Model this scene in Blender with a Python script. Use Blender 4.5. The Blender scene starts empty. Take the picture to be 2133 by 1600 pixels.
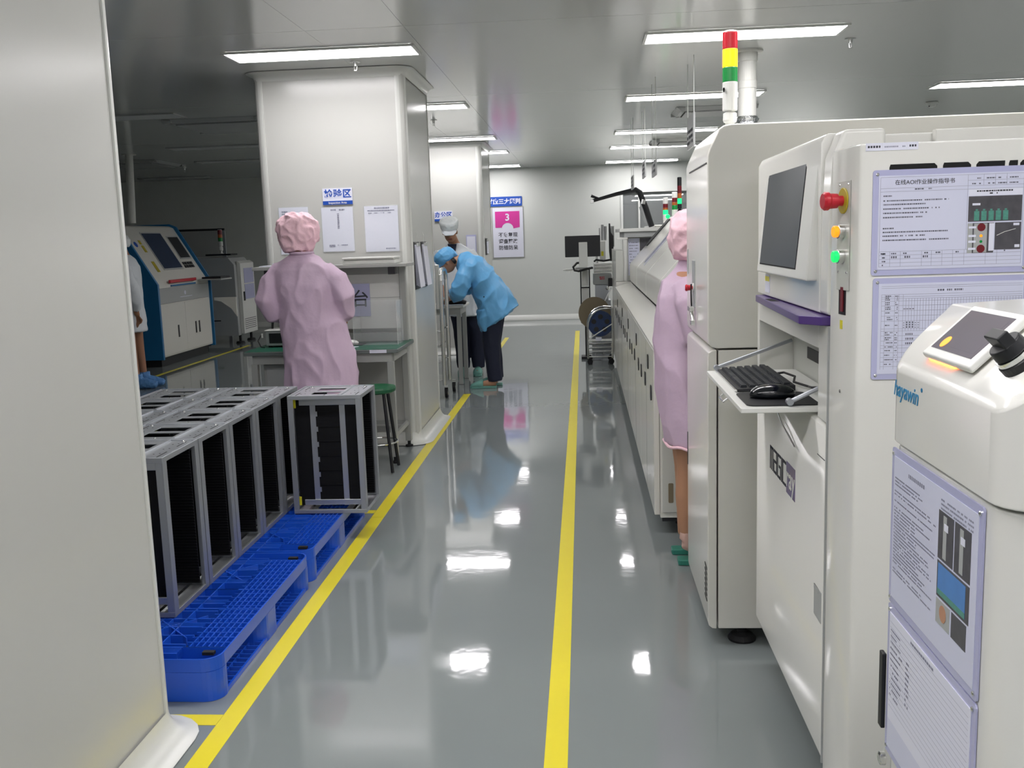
import bpy, math, random
from mathutils import Vector, Matrix, noise
random.seed(7)
C = bpy.context.scene.collection
SC = bpy.context.scene

# ------------------------------------------------------------------ camera
cam_d = bpy.data.cameras.new('camera'); cam = bpy.data.objects.new('camera', cam_d); C.objects.link(cam)
R3 = Matrix(((0.996939, 0.0204984, 0.0754485), (0.071502, 0.1513012, -0.9858983), (-0.0316248, 0.9882751, 0.1493724)))
cam.matrix_world = Matrix.Translation((0, 0, 1.5)) @ R3.to_4x4()
cam_d.sensor_width = 36; cam_d.lens = 2020.0 / 2133.0 * 36; cam_d.clip_start = 0.05; cam_d.clip_end = 100
SC.camera = cam
# ------------------------------------------------------------------ world, exposure
w = bpy.data.worlds.new('world'); SC.world = w; w.use_nodes = True
w.node_tree.nodes['Background'].inputs[0].default_value = (0.6, 0.65, 0.65, 1)
w.node_tree.nodes['Background'].inputs[1].default_value = 0.02
SC.view_settings.view_transform = 'Standard'; SC.view_settings.look = 'None'
SC.view_settings.gamma = 1; SC.view_settings.use_curve_mapping = False
SC.view_settings.exposure = 1.32
PANEL_POWER = 7.5
CEIL = 2.72

# ------------------------------------------------------------------ materials
def srgb(h):
    if isinstance(h, str):
        v = [int(h[i:i+2], 16) / 255 for i in (0, 2, 4)]
    else: v = h
    return tuple((c / 12.92 if c <= .04045 else ((c + .055) / 1.055) ** 2.4) for c in v) + (1,)
MATS = {}
def mat(name, col, rough=.5, metal=0, emit=0, spec=.5, coat=0, bump=0, bscale=40, var=0, vscale=3, trans=0, alpha=1, ior=1.5, emcol=None, stretch=None, coatrough=.05):
    if name in MATS: return MATS[name]
    m = bpy.data.materials.new(name); m.use_nodes = True; nt = m.node_tree; b = nt.nodes['Principled BSDF']
    c = srgb(col)
    b.inputs['Base Color'].default_value = c; b.inputs['Roughness'].default_value = rough
    b.inputs['Metallic'].default_value = metal; b.inputs['Specular IOR Level'].default_value = spec
    b.inputs['IOR'].default_value = ior
    b.inputs['Coat Weight'].default_value = coat; b.inputs['Coat Roughness'].default_value = coatrough
    b.inputs['Transmission Weight'].default_value = trans; b.inputs['Alpha'].default_value = alpha
    if emit:
        b.inputs['Emission Color'].default_value = srgb(emcol or col); b.inputs['Emission Strength'].default_value = emit
    tc = nt.nodes.new('ShaderNodeTexCoord'); mp = nt.nodes.new('ShaderNodeMapping')
    nt.links.new(tc.outputs['Object'], mp.inputs[0])
    if stretch: mp.inputs['Scale'].default_value = stretch
    if var:
        n = nt.nodes.new('ShaderNodeTexNoise'); n.inputs['Scale'].default_value = vscale; n.inputs['Detail'].default_value = 4
        nt.links.new(mp.outputs[0], n.inputs[0])
        mx = nt.nodes.new('ShaderNodeMix'); mx.data_type = 'RGBA'
        mx.inputs[6].default_value = tuple(x * (1 - var) for x in c[:3]) + (1,); mx.inputs[7].default_value = tuple(min(1, x * (1 + var)) for x in c[:3]) + (1,)
        nt.links.new(n.outputs[0], mx.inputs[0]); nt.links.new(mx.outputs[2], b.inputs['Base Color'])
    if bump:
        n = nt.nodes.new('ShaderNodeTexNoise'); n.inputs['Scale'].default_value = bscale; n.inputs['Detail'].default_value = 3
        nt.links.new(mp.outputs[0], n.inputs[0])
        bp = nt.nodes.new('ShaderNodeBump'); bp.inputs['Strength'].default_value = bump; bp.inputs['Distance'].default_value = .01
        nt.links.new(n.outputs[0], bp.inputs['Height']); nt.links.new(bp.outputs[0], b.inputs['Normal'])
    MATS[name] = m; return m
M = dict(
    floor=mat('grey_epoxy_floor', '828989', .055, spec=.85, bump=.07, bscale=5, var=.05, vscale=1.2),
    ceil=mat('coated_steel_ceiling', 'c6c9c6', .14, spec=.8, bump=.03, bscale=1.3),
    seam=mat('dark_seam', '5a5e5c', .6),
    wall=mat('white_wall_panel', 'd3d6d1', .3, spec=.5, bump=.02, bscale=3),
    colm=mat('column_panel', 'c3c4bf', .22, spec=.6, bump=.02, bscale=2),
    alu=mat('white_aluminium_profile', 'd6d8d3', .28, spec=.6),
    machine=mat('machine_cream_white', 'dddcd4', .17, spec=.55, bump=.015, bscale=6),
    machine2=mat('machine_white', 'e2e2dc', .13, spec=.55),
    panelgrey=mat('machine_grey_white', 'c3c5be', .3),
    plastic_w=mat('white_plastic', 'dedfda', .35),
    plastic_g=mat('light_grey_plastic', 'a9acab', .4),
    dark=mat('black_plastic', '14161a', .45),
    black=mat('black_gap', '08090a', .8),
    rubber=mat('black_rubber', '101114', .7),
    steel=mat('stainless_steel', 'dcdddb', .24, metal=1, bump=.02, bscale=30),
    aluminium=mat('brushed_aluminium', 'c4c8cc', .36, metal=.85, bump=.03, bscale=60),
    alu_dull=mat('dull_aluminium', 'a9adb2', .42, metal=.7),
    esd=mat('black_esd_board', '07080c', .6, spec=.25, bump=.15, bscale=30, stretch=(1, 1, 12)),
    pallet=mat('blue_pallet_plastic', '1c56cc', .3, spec=.5, bump=.03, bscale=20),
    yellow=mat('yellow_tape', 'e6d72c', .3, spec=.5, bump=.05, bscale=8, var=.04),
    yclip=mat('yellow_clip', 'd8d02c', .4),
    purple=mat('purple_plastic', '4b2f78', .3, coat=.2),
    screen=mat('switched_off_screen', '343b46', .32, spec=.4),
    screenblue=mat('blue_grey_screen', '1b2c4c', .2),
    red=mat('red_button', 'c01f30', .35),
    yellowb=mat('yellow_ring', 'b9a92a', .4),
    lilac=mat('lilac_plastic', 'b3b5d6', .25, spec=.6),
    paper=mat('white_paper', 'dfe1ee', .6),
    paper2=mat('lilac_white_paper', 'd0d3e6', .5),
    ink=mat('printed_ink', '34363f', .7),
    inkb=mat('body_print', '5e606e', .7),
    inkg=mat('grey_print', '8e90a2', .7),
    inkblue=mat('blue_sign_print', '1f4fb0', .4),
    magenta=mat('magenta_print', 'd43a9a', .4),
    pink=mat('pink_gown_fabric', 'ceb6cb', .5, bump=.35, bscale=22, var=.04, vscale=6, spec=.3),
    pinkcap=mat('pink_cap_fabric', 'f4ccd6', .65, bump=.4, bscale=40, var=.05, spec=.3),
    bluec=mat('blue_coat_fabric', '66aadb', .42, bump=.3, bscale=20, var=.06, vscale=6, spec=.4),
    whitec=mat('white_coat_fabric', 'dfe4e8', .6, bump=.3, bscale=22, var=.04),
    capw=mat('white_cap_fabric', 'dee3e2', .6, bump=.3, bscale=40),
    navy=mat('navy_trousers', '171d33', .75, bump=.2, bscale=25),
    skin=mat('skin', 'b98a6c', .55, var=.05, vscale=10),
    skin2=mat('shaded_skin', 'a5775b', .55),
    sock=mat('beige_sock', 'caa79a', .8),
    hair=mat('black_hair', '15120f', .6, bump=.4, bscale=80),
    lips=mat('lips', '8c4a40', .5),
    clog=mat('green_clog', '2f7d6c', .5),
    clogl=mat('pale_green_clog', '6fa79b', .5),
    esdgreen=mat('green_esd_mat', '1f5f4a', .32, var=.05),
    stoolg=mat('dark_green_plastic', '1d5c3c', .4),
    bench=mat('bench_grey_frame', 'a3a5a1', .4),
    benchd=mat('bench_edge_grey', '6b7371', .5),
    bluepaint=mat('blue_machine_paint', '146a9e', .35),
    cover=mat('blue_shoe_cover', '5f95d0', .5, bump=.5, bscale=50),
    acrylic=mat('clear_acrylic', 'eef4f6', .05, alpha=.14, spec=.6),
    glass=mat('window_glass', 'eef4f4', .02, alpha=.12, spec=.6),
    lampoff=mat('unlit_lamp_diffuser', 'c9cccb', .4),
    kraft=mat('brown_cardboard_reel', '7c7059', .6, var=.05),
    reelblue=mat('blue_reel_plastic', '14315e', .35),
    led=mat('lit_ceiling_panel', 'ffffff', .5, emit=PANEL_POWER, emcol='fffbfd'),
    ledfar=mat('lit_ceiling_panel_next_room', 'ffffff', .5, emit=PANEL_POWER, emcol='fffbfd'),
    towr=mat('red_lens', 'c8182c', .25, spec=.6, trans=.1), towro=mat('dark_red_lens', '6d1420', .3),
    towy=mat('lit_yellow_lens', 'f6a414', .3, emit=.75, emcol='fdb010'),
    towo=mat('orange_lens', 'b0602a', .3),
    towg=mat('green_lens', '108a3e', .25, spec=.6),
    towgl=mat('lit_green_lens', '22e08a', .3, emit=.42, emcol='14f07c'),
    btno=mat('lit_orange_button', 'f08a1a', .3, emit=.5, emcol='ff8a10'),
    btng=mat('lit_green_button', '14d060', .3, emit=.5, emcol='10e860'),
    foil=mat('crumpled_foil', 'd6d8da', .18, metal=1, bump=1.0, bscale=60),
    ductw=mat('white_duct', 'cfd0ca', .4),
    photo=mat('dark_print_photo', '4c4b50', .4, var=.4, vscale=60),
    photog=mat('green_board_print', '4f8f80', .4, var=.3, vscale=200),
    photob=mat('blue_print_photo', '4f86c8', .4, var=.15, vscale=30),
    bluelogo=mat('blue_script_print', '2f86b4', .4),
    keys=mat('keyboard_keys', '23272c', .5),
    mouse=mat('glossy_black_mouse', '0c1016', .2, coat=.4),
    lcd=mat('grey_touch_screen', '6f6a72', .12, spec=.7),
    glow=mat('amber_glow_strip', 'ff9a40', .4, emit=9, emcol='ff6a20'),
    lcdo=mat('lit_orange_icon', 'ff9a20', .3, emit=.6, emcol='ff8a20'),
    cable=mat('black_cable', '0d0e10', .45),
    whiteboard=mat('whiteboard_face', 'a7aaa8', .3),
)

# ------------------------------------------------------------------ mesh builder
class MB:
    def __init__(s): s.v = []; s.f = []
    def add(s, vs, fs):
        o = len(s.v); s.v += [Vector(v) for v in vs]; s.f += [tuple(i + o for i in f) for f in fs]; return s
    def box(s, x0, x1, y0, y1, z0, z1):
        return s.add([(x0,y0,z0),(x1,y0,z0),(x1,y1,z0),(x0,y1,z0),(x0,y0,z1),(x1,y0,z1),(x1,y1,z1),(x0,y1,z1)],
                     [(3,2,1,0),(4,5,6,7),(0,1,5,4),(1,2,6,5),(2,3,7,6),(3,0,4,7)])
    def prism(s, pts, axis, a, b):
        """closed 2D outline pts swept along axis; outline coordinates are the other two axes in x,y,z order"""
        def P(p, t): return {'x': (t, p[0], p[1]), 'y': (p[0], t, p[1]), 'z': (p[0], p[1], t)}[axis]
        n = len(pts); s.add([P(p, a) for p in pts] + [P(p, b) for p in pts],
              [tuple(range(n - 1, -1, -1)), tuple(range(n, 2 * n))] + [(i, (i + 1) % n, n + (i + 1) % n, n + i) for i in range(n)])
        return s
    def rings(s, rs, n=16, cap=True):
        """rs: list of (centre, u, v) vectors"""
        o = len(s.v)
        for c, u, v in rs:
            c, u, v = Vector(c), Vector(u), Vector(v)
            for i in range(n):
                t = 2 * math.pi * i / n; s.v.append(c + u * math.cos(t) + v * math.sin(t))
        for k in range(len(rs) - 1):
            for i in range(n):
                a = o + k * n + i; b = o + k * n + (i + 1) % n
                s.f.append((a, b, b + n, a + n))
        if cap:
            s.f.append(tuple(o + i for i in range(n - 1, -1, -1)))
            e = o + (len(rs) - 1) * n; s.f.append(tuple(e + i for i in range(n)))
        return s
    def tube(s, path, r, n=12, cap=True):
        P = [Vector(p) for p in path]; rr = r if isinstance(r, (list, tuple)) else [r] * len(P)
        rs = []; pu = None
        for i, p in enumerate(P):
            t = (P[min(i + 1, len(P) - 1)] - P[max(i - 1, 0)]).normalized()
            if pu is None:
                h = Vector((0, 0, 1)) if abs(t.z) < .9 else Vector((1, 0, 0)); u = t.cross(h).normalized()
            else: u = (pu - t * pu.dot(t)).normalized()
            pu = u; rs.append((p, u * rr[i], t.cross(u) * rr[i]))
        return s.rings(rs, n, cap)
    def cyl(s, p0, p1, r, n=20): return s.tube([p0, p1], r, n)
    def lathe(s, c, axis, prof, n=24):
        a = Vector(axis).normalized(); h = Vector((0, 0, 1)) if abs(a.z) < .9 else Vector((1, 0, 0)); u = a.cross(h).normalized(); v = a.cross(u)
        return s.rings([(Vector(c) + a * d, u * r, v * r) for d, r in prof], n)
    def ball(s, c, r, n=14):
        c = Vector(c); r = Vector((r, r, r)) if not hasattr(r, '__len__') else Vector(r)
        k = 9; return s.rings([(c + Vector((0, 0, -r.z * math.cos(math.pi * (i + .3) / (k - .4)))), (r.x * math.sin(math.pi * (i + .3) / (k - .4)), 0, 0), (0, r.y * math.sin(math.pi * (i + .3) / (k - .4)), 0)) for i in range(k)], n)
    def quad(s, o, r, u, a, b, c, d, e=0):
        o, r, u = Vector(o), Vector(r), Vector(u); n = r.cross(u)
        return s.add([o + r*a + u*c + n*e, o + r*b + u*c + n*e, o + r*b + u*d + n*e, o + r*a + u*d + n*e], [(0, 1, 2, 3)])
    def slab(s, o, r, u, a, b, c, d, e0, e1):
        """box in the frame (o; r, u, r x u)"""
        o, r, u = Vector(o), Vector(r), Vector(u); n = r.cross(u)
        g = lambda x, y, z: o + r * x + u * y + n * z
        return s.add([g(a,c,e0), g(b,c,e0), g(b,d,e0), g(a,d,e0), g(a,c,e1), g(b,c,e1), g(b,d,e1), g(a,d,e1)],
                     [(3,2,1,0),(4,5,6,7),(0,1,5,4),(1,2,6,5),(2,3,7,6),(3,0,4,7)])
    def build(s, name, m, parent=None, bevel=0, smooth=False, seg=2, origin=None):
        me = bpy.data.meshes.new(name)
        org = Vector(origin) if origin is not None else (parent.matrix_world.translation.copy() if parent is not None and parent.get('_o') is None and False else Vector((0, 0, 0)))
        me.from_pydata([v - org for v in s.v], [], s.f)
        me.materials.append(m if not isinstance(m, str) else M[m])
        me.validate(); me.update()
        import bmesh
        bm = bmesh.new(); bm.from_mesh(me); bmesh.ops.recalc_face_normals(bm, faces=bm.faces); bm.to_mesh(me); bm.free()
        o = bpy.data.objects.new(name, me); C.objects.link(o)
        if org.length: o.location = org
        if parent is not None:
            o.parent = parent; o.matrix_parent_inverse = root_world(parent).inverted()
        if smooth:
            for p in me.polygons: p.use_smooth = True
        if bevel:
            b = o.modifiers.new('bevel', 'BEVEL'); b.width = bevel; b.segments = seg; b.limit_method = 'ANGLE'; b.angle_limit = math.radians(35); b.harden_normals = True
            for p in me.polygons: p.use_smooth = True
        return o
def root_world(o):
    m = Matrix.Translation(o.location) @ o.rotation_euler.to_matrix().to_4x4()
    if o.parent: m = root_world(o.parent) @ o.matrix_parent_inverse @ m
    return m
def tag(o, label=None, cat=None, group=None, kind=None):
    if label: o['label'] = label
    if cat: o['category'] = cat
    if group: o['group'] = group
    if kind: o['kind'] = kind
    return o
def thing(name, loc, label, cat, group=None, rz=0):
    o = bpy.data.objects.new(name, None); C.objects.link(o); o.location = loc; o.rotation_euler = (0, 0, rz); o.empty_display_size = .1
    return tag(o, label, cat, group)
def struct(mb, name, m, bevel=0, **k): return tag(mb.build(name, m, None, bevel, **k), kind='structure')
def copy_tree(o, parent=None):
    c = o.copy(); C.objects.link(c); c.parent = parent
    if parent is not None: c.matrix_parent_inverse = o.matrix_parent_inverse
    for ch in [x for x in bpy.data.objects if x.parent == o]: copy_tree(ch, c)
    return c
def text(body, size, o, r, u, m, name, parent, depth=.0006, bold=0.0, shear=0, spacing=1.0, sx=1.0, center=True):
    """raised lettering whose run goes along r and whose height goes along u, centred at o"""
    cu = bpy.data.curves.new(name, 'FONT'); cu.body = body; cu.size = size; cu.extrude = depth; cu.offset = bold; cu.shear = shear; cu.space_character = spacing
    if center: cu.align_x = 'CENTER'; cu.align_y = 'CENTER'
    t = bpy.data.objects.new('tmp', cu); C.objects.link(t)
    me = bpy.data.meshes.new_from_object(t); C.objects.unlink(t); bpy.data.objects.remove(t)
    r, u = Vector(r).normalized(), Vector(u).normalized(); n = r.cross(u)
    for v in me.vertices: c = v.co.copy(); v.co = Vector(o) + r * c.x * sx + u * c.y + n * (c.z + depth)
    me.name = name; me.materials.clear(); me.materials.append(M[m])
    ob = bpy.data.objects.new(name, me); C.objects.link(ob)
    if parent is not None: ob.parent = parent; ob.matrix_parent_inverse = root_world(parent).inverted()
    return ob
def dashes(mb, o, r, u, x0, x1, y, h, e, density=.8, wmin=.6, wmax=2.2):
    """an unreadable line of print"""
    x = x0
    while x < x1:
        l = h * random.uniform(wmin, wmax)
        if random.random() < density: mb.quad(o, r, u, x, min(x + l, x1), y, y + h, e)
        x += l + h * .35
def arc(cx, cy, r, a0, a1, n=6): return [(cx + r * math.cos(math.radians(a0 + (a1 - a0) * i / n)), cy + r * math.sin(math.radians(a0 + (a1 - a0) * i / n))) for i in range(n + 1)]
def rrect(x0, x1, y0, y1, r, n=5): return arc(x1 - r, y0 + r, r, -90, 0, n) + arc(x1 - r, y1 - r, r, 0, 90, n) + arc(x0 + r, y1 - r, r, 90, 180, n) + arc(x0 + r, y0 + r, r, 180, 270, n)
PI = math.pi
# ================================================================== SETTING
X0, X1, Y0, Y1 = -11.0, 6.2, -7.0, 17.6
struct(MB().box(X0, X1, Y0, Y1 + .12, -.1, 0), 'floor', 'floor')
c = MB()
xs = [X0, -1.58, -1.0, X1]
ys = [Y0, -5.6, -2.8, .05, 2.9, 5.76, 8.58, 11.4, 14.25, 17.1, Y1 + .1]
for i in range(len(xs) - 1):
    for j in range(len(ys) - 1):
        c.box(xs[i] + .001, xs[i+1] - .001, ys[j] + .0025, ys[j+1] - .0025, CEIL, CEIL + .04)
struct(c, 'ceiling', 'ceil')
struct(MB().box(X0, X1, Y0, Y1 + .1, CEIL + .042, CEIL + .1), 'ceiling', 'seam')
struct(MB().box(X0 - .1, X0, Y0, Y1, 0, CEIL + .04), 'wall_left', 'wall')
struct(MB().box(X1, X1 + .1, Y0, Y1, 0, CEIL + .04), 'wall_right', 'wall')
struct(MB().box(X0, X1, Y0 - .1, Y0, 0, CEIL + .04), 'wall_back', 'wall')
WX0, WX1, WZ0, WZ1 = .73, 2.6, 1.0, 2.22
f = MB().box(X0, WX0, Y1, Y1 + .1, 0, CEIL + .04).box(WX1, X1, Y1, Y1 + .1, 0, CEIL + .04).box(WX0, WX1, Y1, Y1 + .1, 0, WZ0).box(WX0, WX1, Y1, Y1 + .1, WZ1, CEIL + .04)
struct(f, 'wall_far', 'wall')
struct(MB().prism([(Y1, 0), (Y1 - .05, 0), (Y1 - .05, .03), (Y1 - .025, .07), (Y1, .1)], 'x', X0, X1), 'baseboard_far', 'alu', .004)
wn = tag(MB().box(WX0 - .04, WX0, Y1 - .02, Y1 + .12, WZ0 - .04, WZ1 + .04).box(WX1, WX1 + .04, Y1 - .02, Y1 + .12, WZ0 - .04, WZ1 + .04)
         .box(WX0, WX1, Y1 - .02, Y1 + .12, WZ1, WZ1 + .04).box(WX0, WX1, Y1 - .02, Y1 + .12, WZ0 - .04, WZ0).box(1.0, 1.03, Y1 - .02, Y1 + .12, WZ0, WZ1).build('window_1', 'alu'), kind='structure')
MB().box(WX0, WX1, Y1 + .04, Y1 + .046, WZ0, WZ1).build('window_pane', 'glass', wn)
# the room beyond the window
NC = 2.45
struct(MB().box(-1.5, 6.6, Y1 + 14.9, Y1 + 15.0, -.1, NC), 'wall_next_room', 'wall')
struct(MB().box(-1.6, -1.5, Y1 + .12, Y1 + 15, -.1, NC).box(6.6, 6.7, Y1 + .12, Y1 + 15, -.1, NC), 'wall_next_room_sides', 'wall')
struct(MB().box(-1.6, 6.7, Y1 + .12, Y1 + 15, NC, NC + .05), 'ceiling_next_room', 'ceil')
struct(MB().box(-1.6, 6.7, Y1 + .12, Y1 + 15, -.1, 0), 'floor_next_room', 'floor')

# columns: panel-clad, with rounded aluminium corner profiles and coved skirting
def column(name, x0, x1, y0, y1):
    r = .045
    o = struct(MB().prism(rrect(x0 + .006, x1 - .006, y0 + .006, y1 - .006, r), 'z', 0, CEIL), name, 'colm')
    for p in o.data.polygons: p.use_smooth = False
    for cx, cy, a in ((x0 + .07, y0 + .07, 180), (x1 - .07, y0 + .07, 270), (x1 - .07, y1 - .07, 0), (x0 + .07, y1 - .07, 90)):
        outer = arc(cx, cy, .07, a, a + 90, 8); inner = arc(cx, cy, .055, a + 90, a, 8)
        MB().prism(outer + inner, 'z', 0, CEIL).build('corner_profile', 'alu', o, smooth=False).data.polygons
    # cove at floor and at ceiling
    def cove(z0, sgn, k, nm):
        m = MB(); N = 6; loops = []
        for i in range(N + 1):
            a = math.pi / 2 * i / N
            off = k * (1 - math.sin(a)); z = z0 + sgn * k * (1 - math.cos(a))
            loops.append([(px, py, z) for px, py in rrect(x0 - off, x1 + off, y0 - off, y1 + off, .07 + off, 5)])
        n = len(loops[0]); m.v = [Vector(p) for l in loops for p in l]
        for i in range(N):
            for j in range(n): m.f.append((i*n+j, i*n+(j+1)%n, (i+1)*n+(j+1)%n, (i+1)*n+j))
        # closed lip
        struct(m, nm, 'alu', smooth=True)
    cove(0.004, 1, .085, 'trim_' + name[-1]); cove(CEIL - .004, -1, .06, 'trim_' + str(int(name[-1]) + 3))
column('column_1', -2.42, -1.305, 1.45, 2.78)
column('column_2', -2.335, -1.235, 7.03, 8.13)
column('column_3', -2.40, -1.27, 12.62, 13.8)

# ceiling lamps
def lamp(x, y, lit, label, group, CEIL=CEIL):
    t = thing('ceiling_lamp', (x, y, CEIL), label, 'ceiling light', group)
    L, W, h = .62, .165, .014
    fr = MB()
    fr.box(x-L, x+L, y-W, y-W+.018, CEIL-h, CEIL-.001).box(x-L, x+L, y+W-.018, y+W, CEIL-h, CEIL-.001).box(x-L, x-L+.018, y-W+.018, y+W-.018, CEIL-h, CEIL-.001).box(x+L-.018, x+L, y-W+.018, y+W-.018, CEIL-h, CEIL-.001)
    fr.build('lamp_frame', 'alu' if lit else 'plastic_g', t)
    MB().box(x-L+.019, x+L-.019, y-W+.019, y+W-.019, CEIL-h+.002, CEIL-.002).build('diffuser', 'led' if lit else 'lampoff', t)
    return t
rows = [(-5.0, 'added last row behind the camera'), (-2.2, 'second row behind the camera'), (.75, 'just above the camera'), (3.55, 'out of view above the camera'), (6.42, 'first row'), (9.16, 'second row'), (12.15, 'third row'), (14.2, 'fourth row'), (17.0, 'farthest row')]  # rearmost row is added, unseen, for more light on camera-facing surfaces
for y, rn in rows:
    for x, cn in ((-1.65, 'over the column side'), (1.03, 'over the machine side'), (3.75, 'far right')):
        lamp(x, y, True, 'lit ceiling panel light %s, %s' % (cn, rn) if y > 4 else 'lit ceiling panel light %s, %s' % (cn, rn), 'lit ceiling panel lights')
for x, y, nm in ((-4.3, 6.42, 'nearest, just out of view above the left gap'), (-4.3, 9.0, 'front one beside the near column top'), (-4.45, 12.0, 'long one left of the large column'), (-4.9, 14.0, 'behind the long one, touching the large column edge'),
                 (-7.0, 9.0, 'hidden by the near column, front'), (-7.1, 12.0, 'hidden by the near column, middle'), (-7.1, 14.0, 'beside the top of the white pipe'), (-7.05, 16.8, 'farthest left, nearest the dark wall'), (-4.3, 16.9, 'behind the large column near the dark wall')):
    lamp(x, y, False, 'unlit ceiling panel light, %s' % nm, 'unlit ceiling panel lights')
for x, y, lab in ((1.96, 25.3, 'nearer one'), (2.05, 28.7, 'farther one'), (.2, 20.0, 'added out of sight at the left'), (4.6, 20.0, 'added out of sight at the right'), (4.8, 26.0, 'added out of sight further right')):  # the out-of-sight ones are added only to light this room
    t = lamp(x, y, True, 'lit ceiling light of the next room, ' + lab, 'lights in the next room', NC)
for y in (3.55, .75, -2.2, -5.0):  # unseen lamps off the grid, added to brighten the near machines
    lamp(-.31, y, True, 'added fill panel light above the aisle, out of view, %s' % {3.55: 'nearest the far wall', .75: 'just above the camera', -2.2: 'behind the camera', -5.0: 'last one behind the camera'}[y], 'lit ceiling panel lights')

# air grilles on the ceiling
def grille(x0, x1, y0, y1, label):
    t = thing('air_diffuser', ((x0+x1)/2, (y0+y1)/2, CEIL), label, 'air vent', 'square ceiling air diffusers')
    fr = MB(); fw = .05; z0 = CEIL - .035
    fr.prism([(x0, CEIL-.002), (x0+.05, z0), (x0+.09, z0), (x0+.09, CEIL-.002)], 'y', y0, y1).prism([(x1, CEIL-.002), (x1-.05, z0), (x1-.09, z0), (x1-.09, CEIL-.002)], 'y', y0, y1)
    fr.prism([(y0, CEIL-.002), (y0+.05, z0), (y0+.09, z0), (y0+.09, CEIL-.002)], 'x', x0, x1).prism([(y1, CEIL-.002), (y1-.05, z0), (y1-.09, z0), (y1-.09, CEIL-.002)], 'x', x0, x1)
    fr.build('diffuser_frame', 'plastic_g', t)
    MB().box(x0+.1, x1-.1, y0+.1, y1-.1, z0 - .012, z0 - .002).build('face_plate', 'plastic_g', t)
grille(.95, 1.75, 9.95, 10.6, 'square ceiling air vent nearer the camera, beyond the white duct')
grille(.95, 1.75, 13.2, 13.9, 'square ceiling air vent farther along above the machine line')
grille(-4.0, -3.0, 9.3, 10.35, 'square ceiling air vent in the dark area left of the column')
grille(-6.7, -5.85, 13.3, 14.3, 'square ceiling air vent in the dark area above the blue-sided machine')
# sprinklers and smoke detector
def sprinkler(x, y, label):
    t = thing('sprinkler', (x, y, CEIL), label, 'sprinkler', 'ceiling sprinklers')
    MB().lathe((x, y, CEIL - .001), (0, 0, -1), [(0, .035), (.004, .035), (.006, .014), (.03, .012)]).build('escutcheon', 'steel', t, smooth=False)
    MB().cyl((x - .009, y, CEIL - .03), (x - .006, y, CEIL - .06), .003, 6).cyl((x + .009, y, CEIL - .03), (x + .006, y, CEIL - .06), .003, 6).cyl((x, y, CEIL - .058), (x, y, CEIL - .062), .016, 12).build('deflector', 'steel', t)
sprinkler(-1.52, 6.78, 'small steel sprinkler below the lit panel in front of the large column')
sprinkler(1.78, 6.77, 'small steel sprinkler right of the nearest right ceiling panel')
sprinkler(-1.5, 10.19, 'small steel sprinkler seen just right of the large column')
sprinkler(-6.1, 14.9, 'small steel sprinkler in the dark left ceiling')
t = thing('smoke_detector', (3.55, 10.4, CEIL), 'round white smoke detector on the ceiling at the right', 'smoke detector')
MB().lathe((3.55, 10.4, CEIL - .001), (0, 0, -1), [(0, .06), (.015, .06), (.02, .045), (.045, .04), (.05, .02)]).build('housing', 'plastic_w', t, smooth=True)
MB().ball((3.515, 10.37, CEIL - .045), .006).build('indicator', 'dark', t)

# floor tape
def tape(pts, w, label):
    m = MB()
    for a, b in zip(pts[:-1], pts[1:]):
        d = (Vector(b) - Vector(a)).normalized(); n = Vector((-d.y, d.x, 0)) * w / 2
        a, b = Vector(a + (0,)) if len(a) == 2 else Vector(a), Vector(b + (0,)) if len(b) == 2 else Vector(b)
    for a, b in zip(pts[:-1], pts[1:]):
        a = Vector((a[0], a[1], 0)); b = Vector((b[0], b[1], 0)); d = (b - a).normalized(); n = Vector((-d.y, d.x, 0)) * w / 2
        m.prism([tuple((a - n).xy), tuple((a + n).xy), tuple((b + n).xy), tuple((b - n).xy)], 'z', .0003, .0012)
    return tag(m.build('floor_tape', 'yellow'), label, 'floor tape', 'yellow floor tape lines')
tape([(-1.155, .6), (-1.155, 5.1)], .07, 'near stretch of the left yellow floor tape, beside the blue pallets')
tape([(-1.155, 5.103), (-1.155, 9.3)], .07, 'far stretch of the left yellow floor tape, beside the large column')
tape([(-.107, .6), (-.107, 15.4)], .068, 'long yellow floor tape along the machine side of the aisle')
tape([(-1.9, 2.835), (-1.191, 2.835)], .068, 'short yellow cross tape at the foot of the near column')
tape([(-1.34, 5.21), (-1.191, 5.21)], .06, 'short yellow cross tape behind the blue pallets')
tape([(-1.17, 13.0), (-1.17, 14.6)], .06, 'yellow tape behind the person in the blue coat')
tape([(-5.1, 11.0), (-5.1, 14.4)], .06, 'yellow tape in front of the blue-sided machine on the left')

# hanging signs over the line
for x, y, z0, z1, lab in ((.80, 7.3, 2.10, 2.33, 'nearest hanging line sign, partly hidden behind the tall machine'), (.60, 8.2, 1.96, 2.08, 'second hanging line sign, small and white'), (.63, 10.0, 2.05, 2.21, 'third hanging line sign'), (.56, 10.9, 1.98, 2.12, 'farthest hanging line sign, leftmost')):
    t = thing('hanging_sign', (x, y, CEIL), lab, 'sign', 'hanging signs over the machine line')
    MB().box(x - .006, x + .006, y - .22, y + .22, z0, z1).build('sign_board', 'plastic_g', t)
    MB().cyl((x, y - .2, z1), (x, y - .2, CEIL - .002), .003, 8).cyl((x, y + .2, z1), (x, y + .2, CEIL - .002), .003, 8).build('hanger', 'alu', t)
    mm = MB()
    for k in range(3): dashes(mm, (x - .0065, y + .19, z0), (0, -1, 0), (0, 0, 1), 0, .36, .03 + k * .04, .022, .0005)
    mm.build('printing', 'ink', t)
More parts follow.
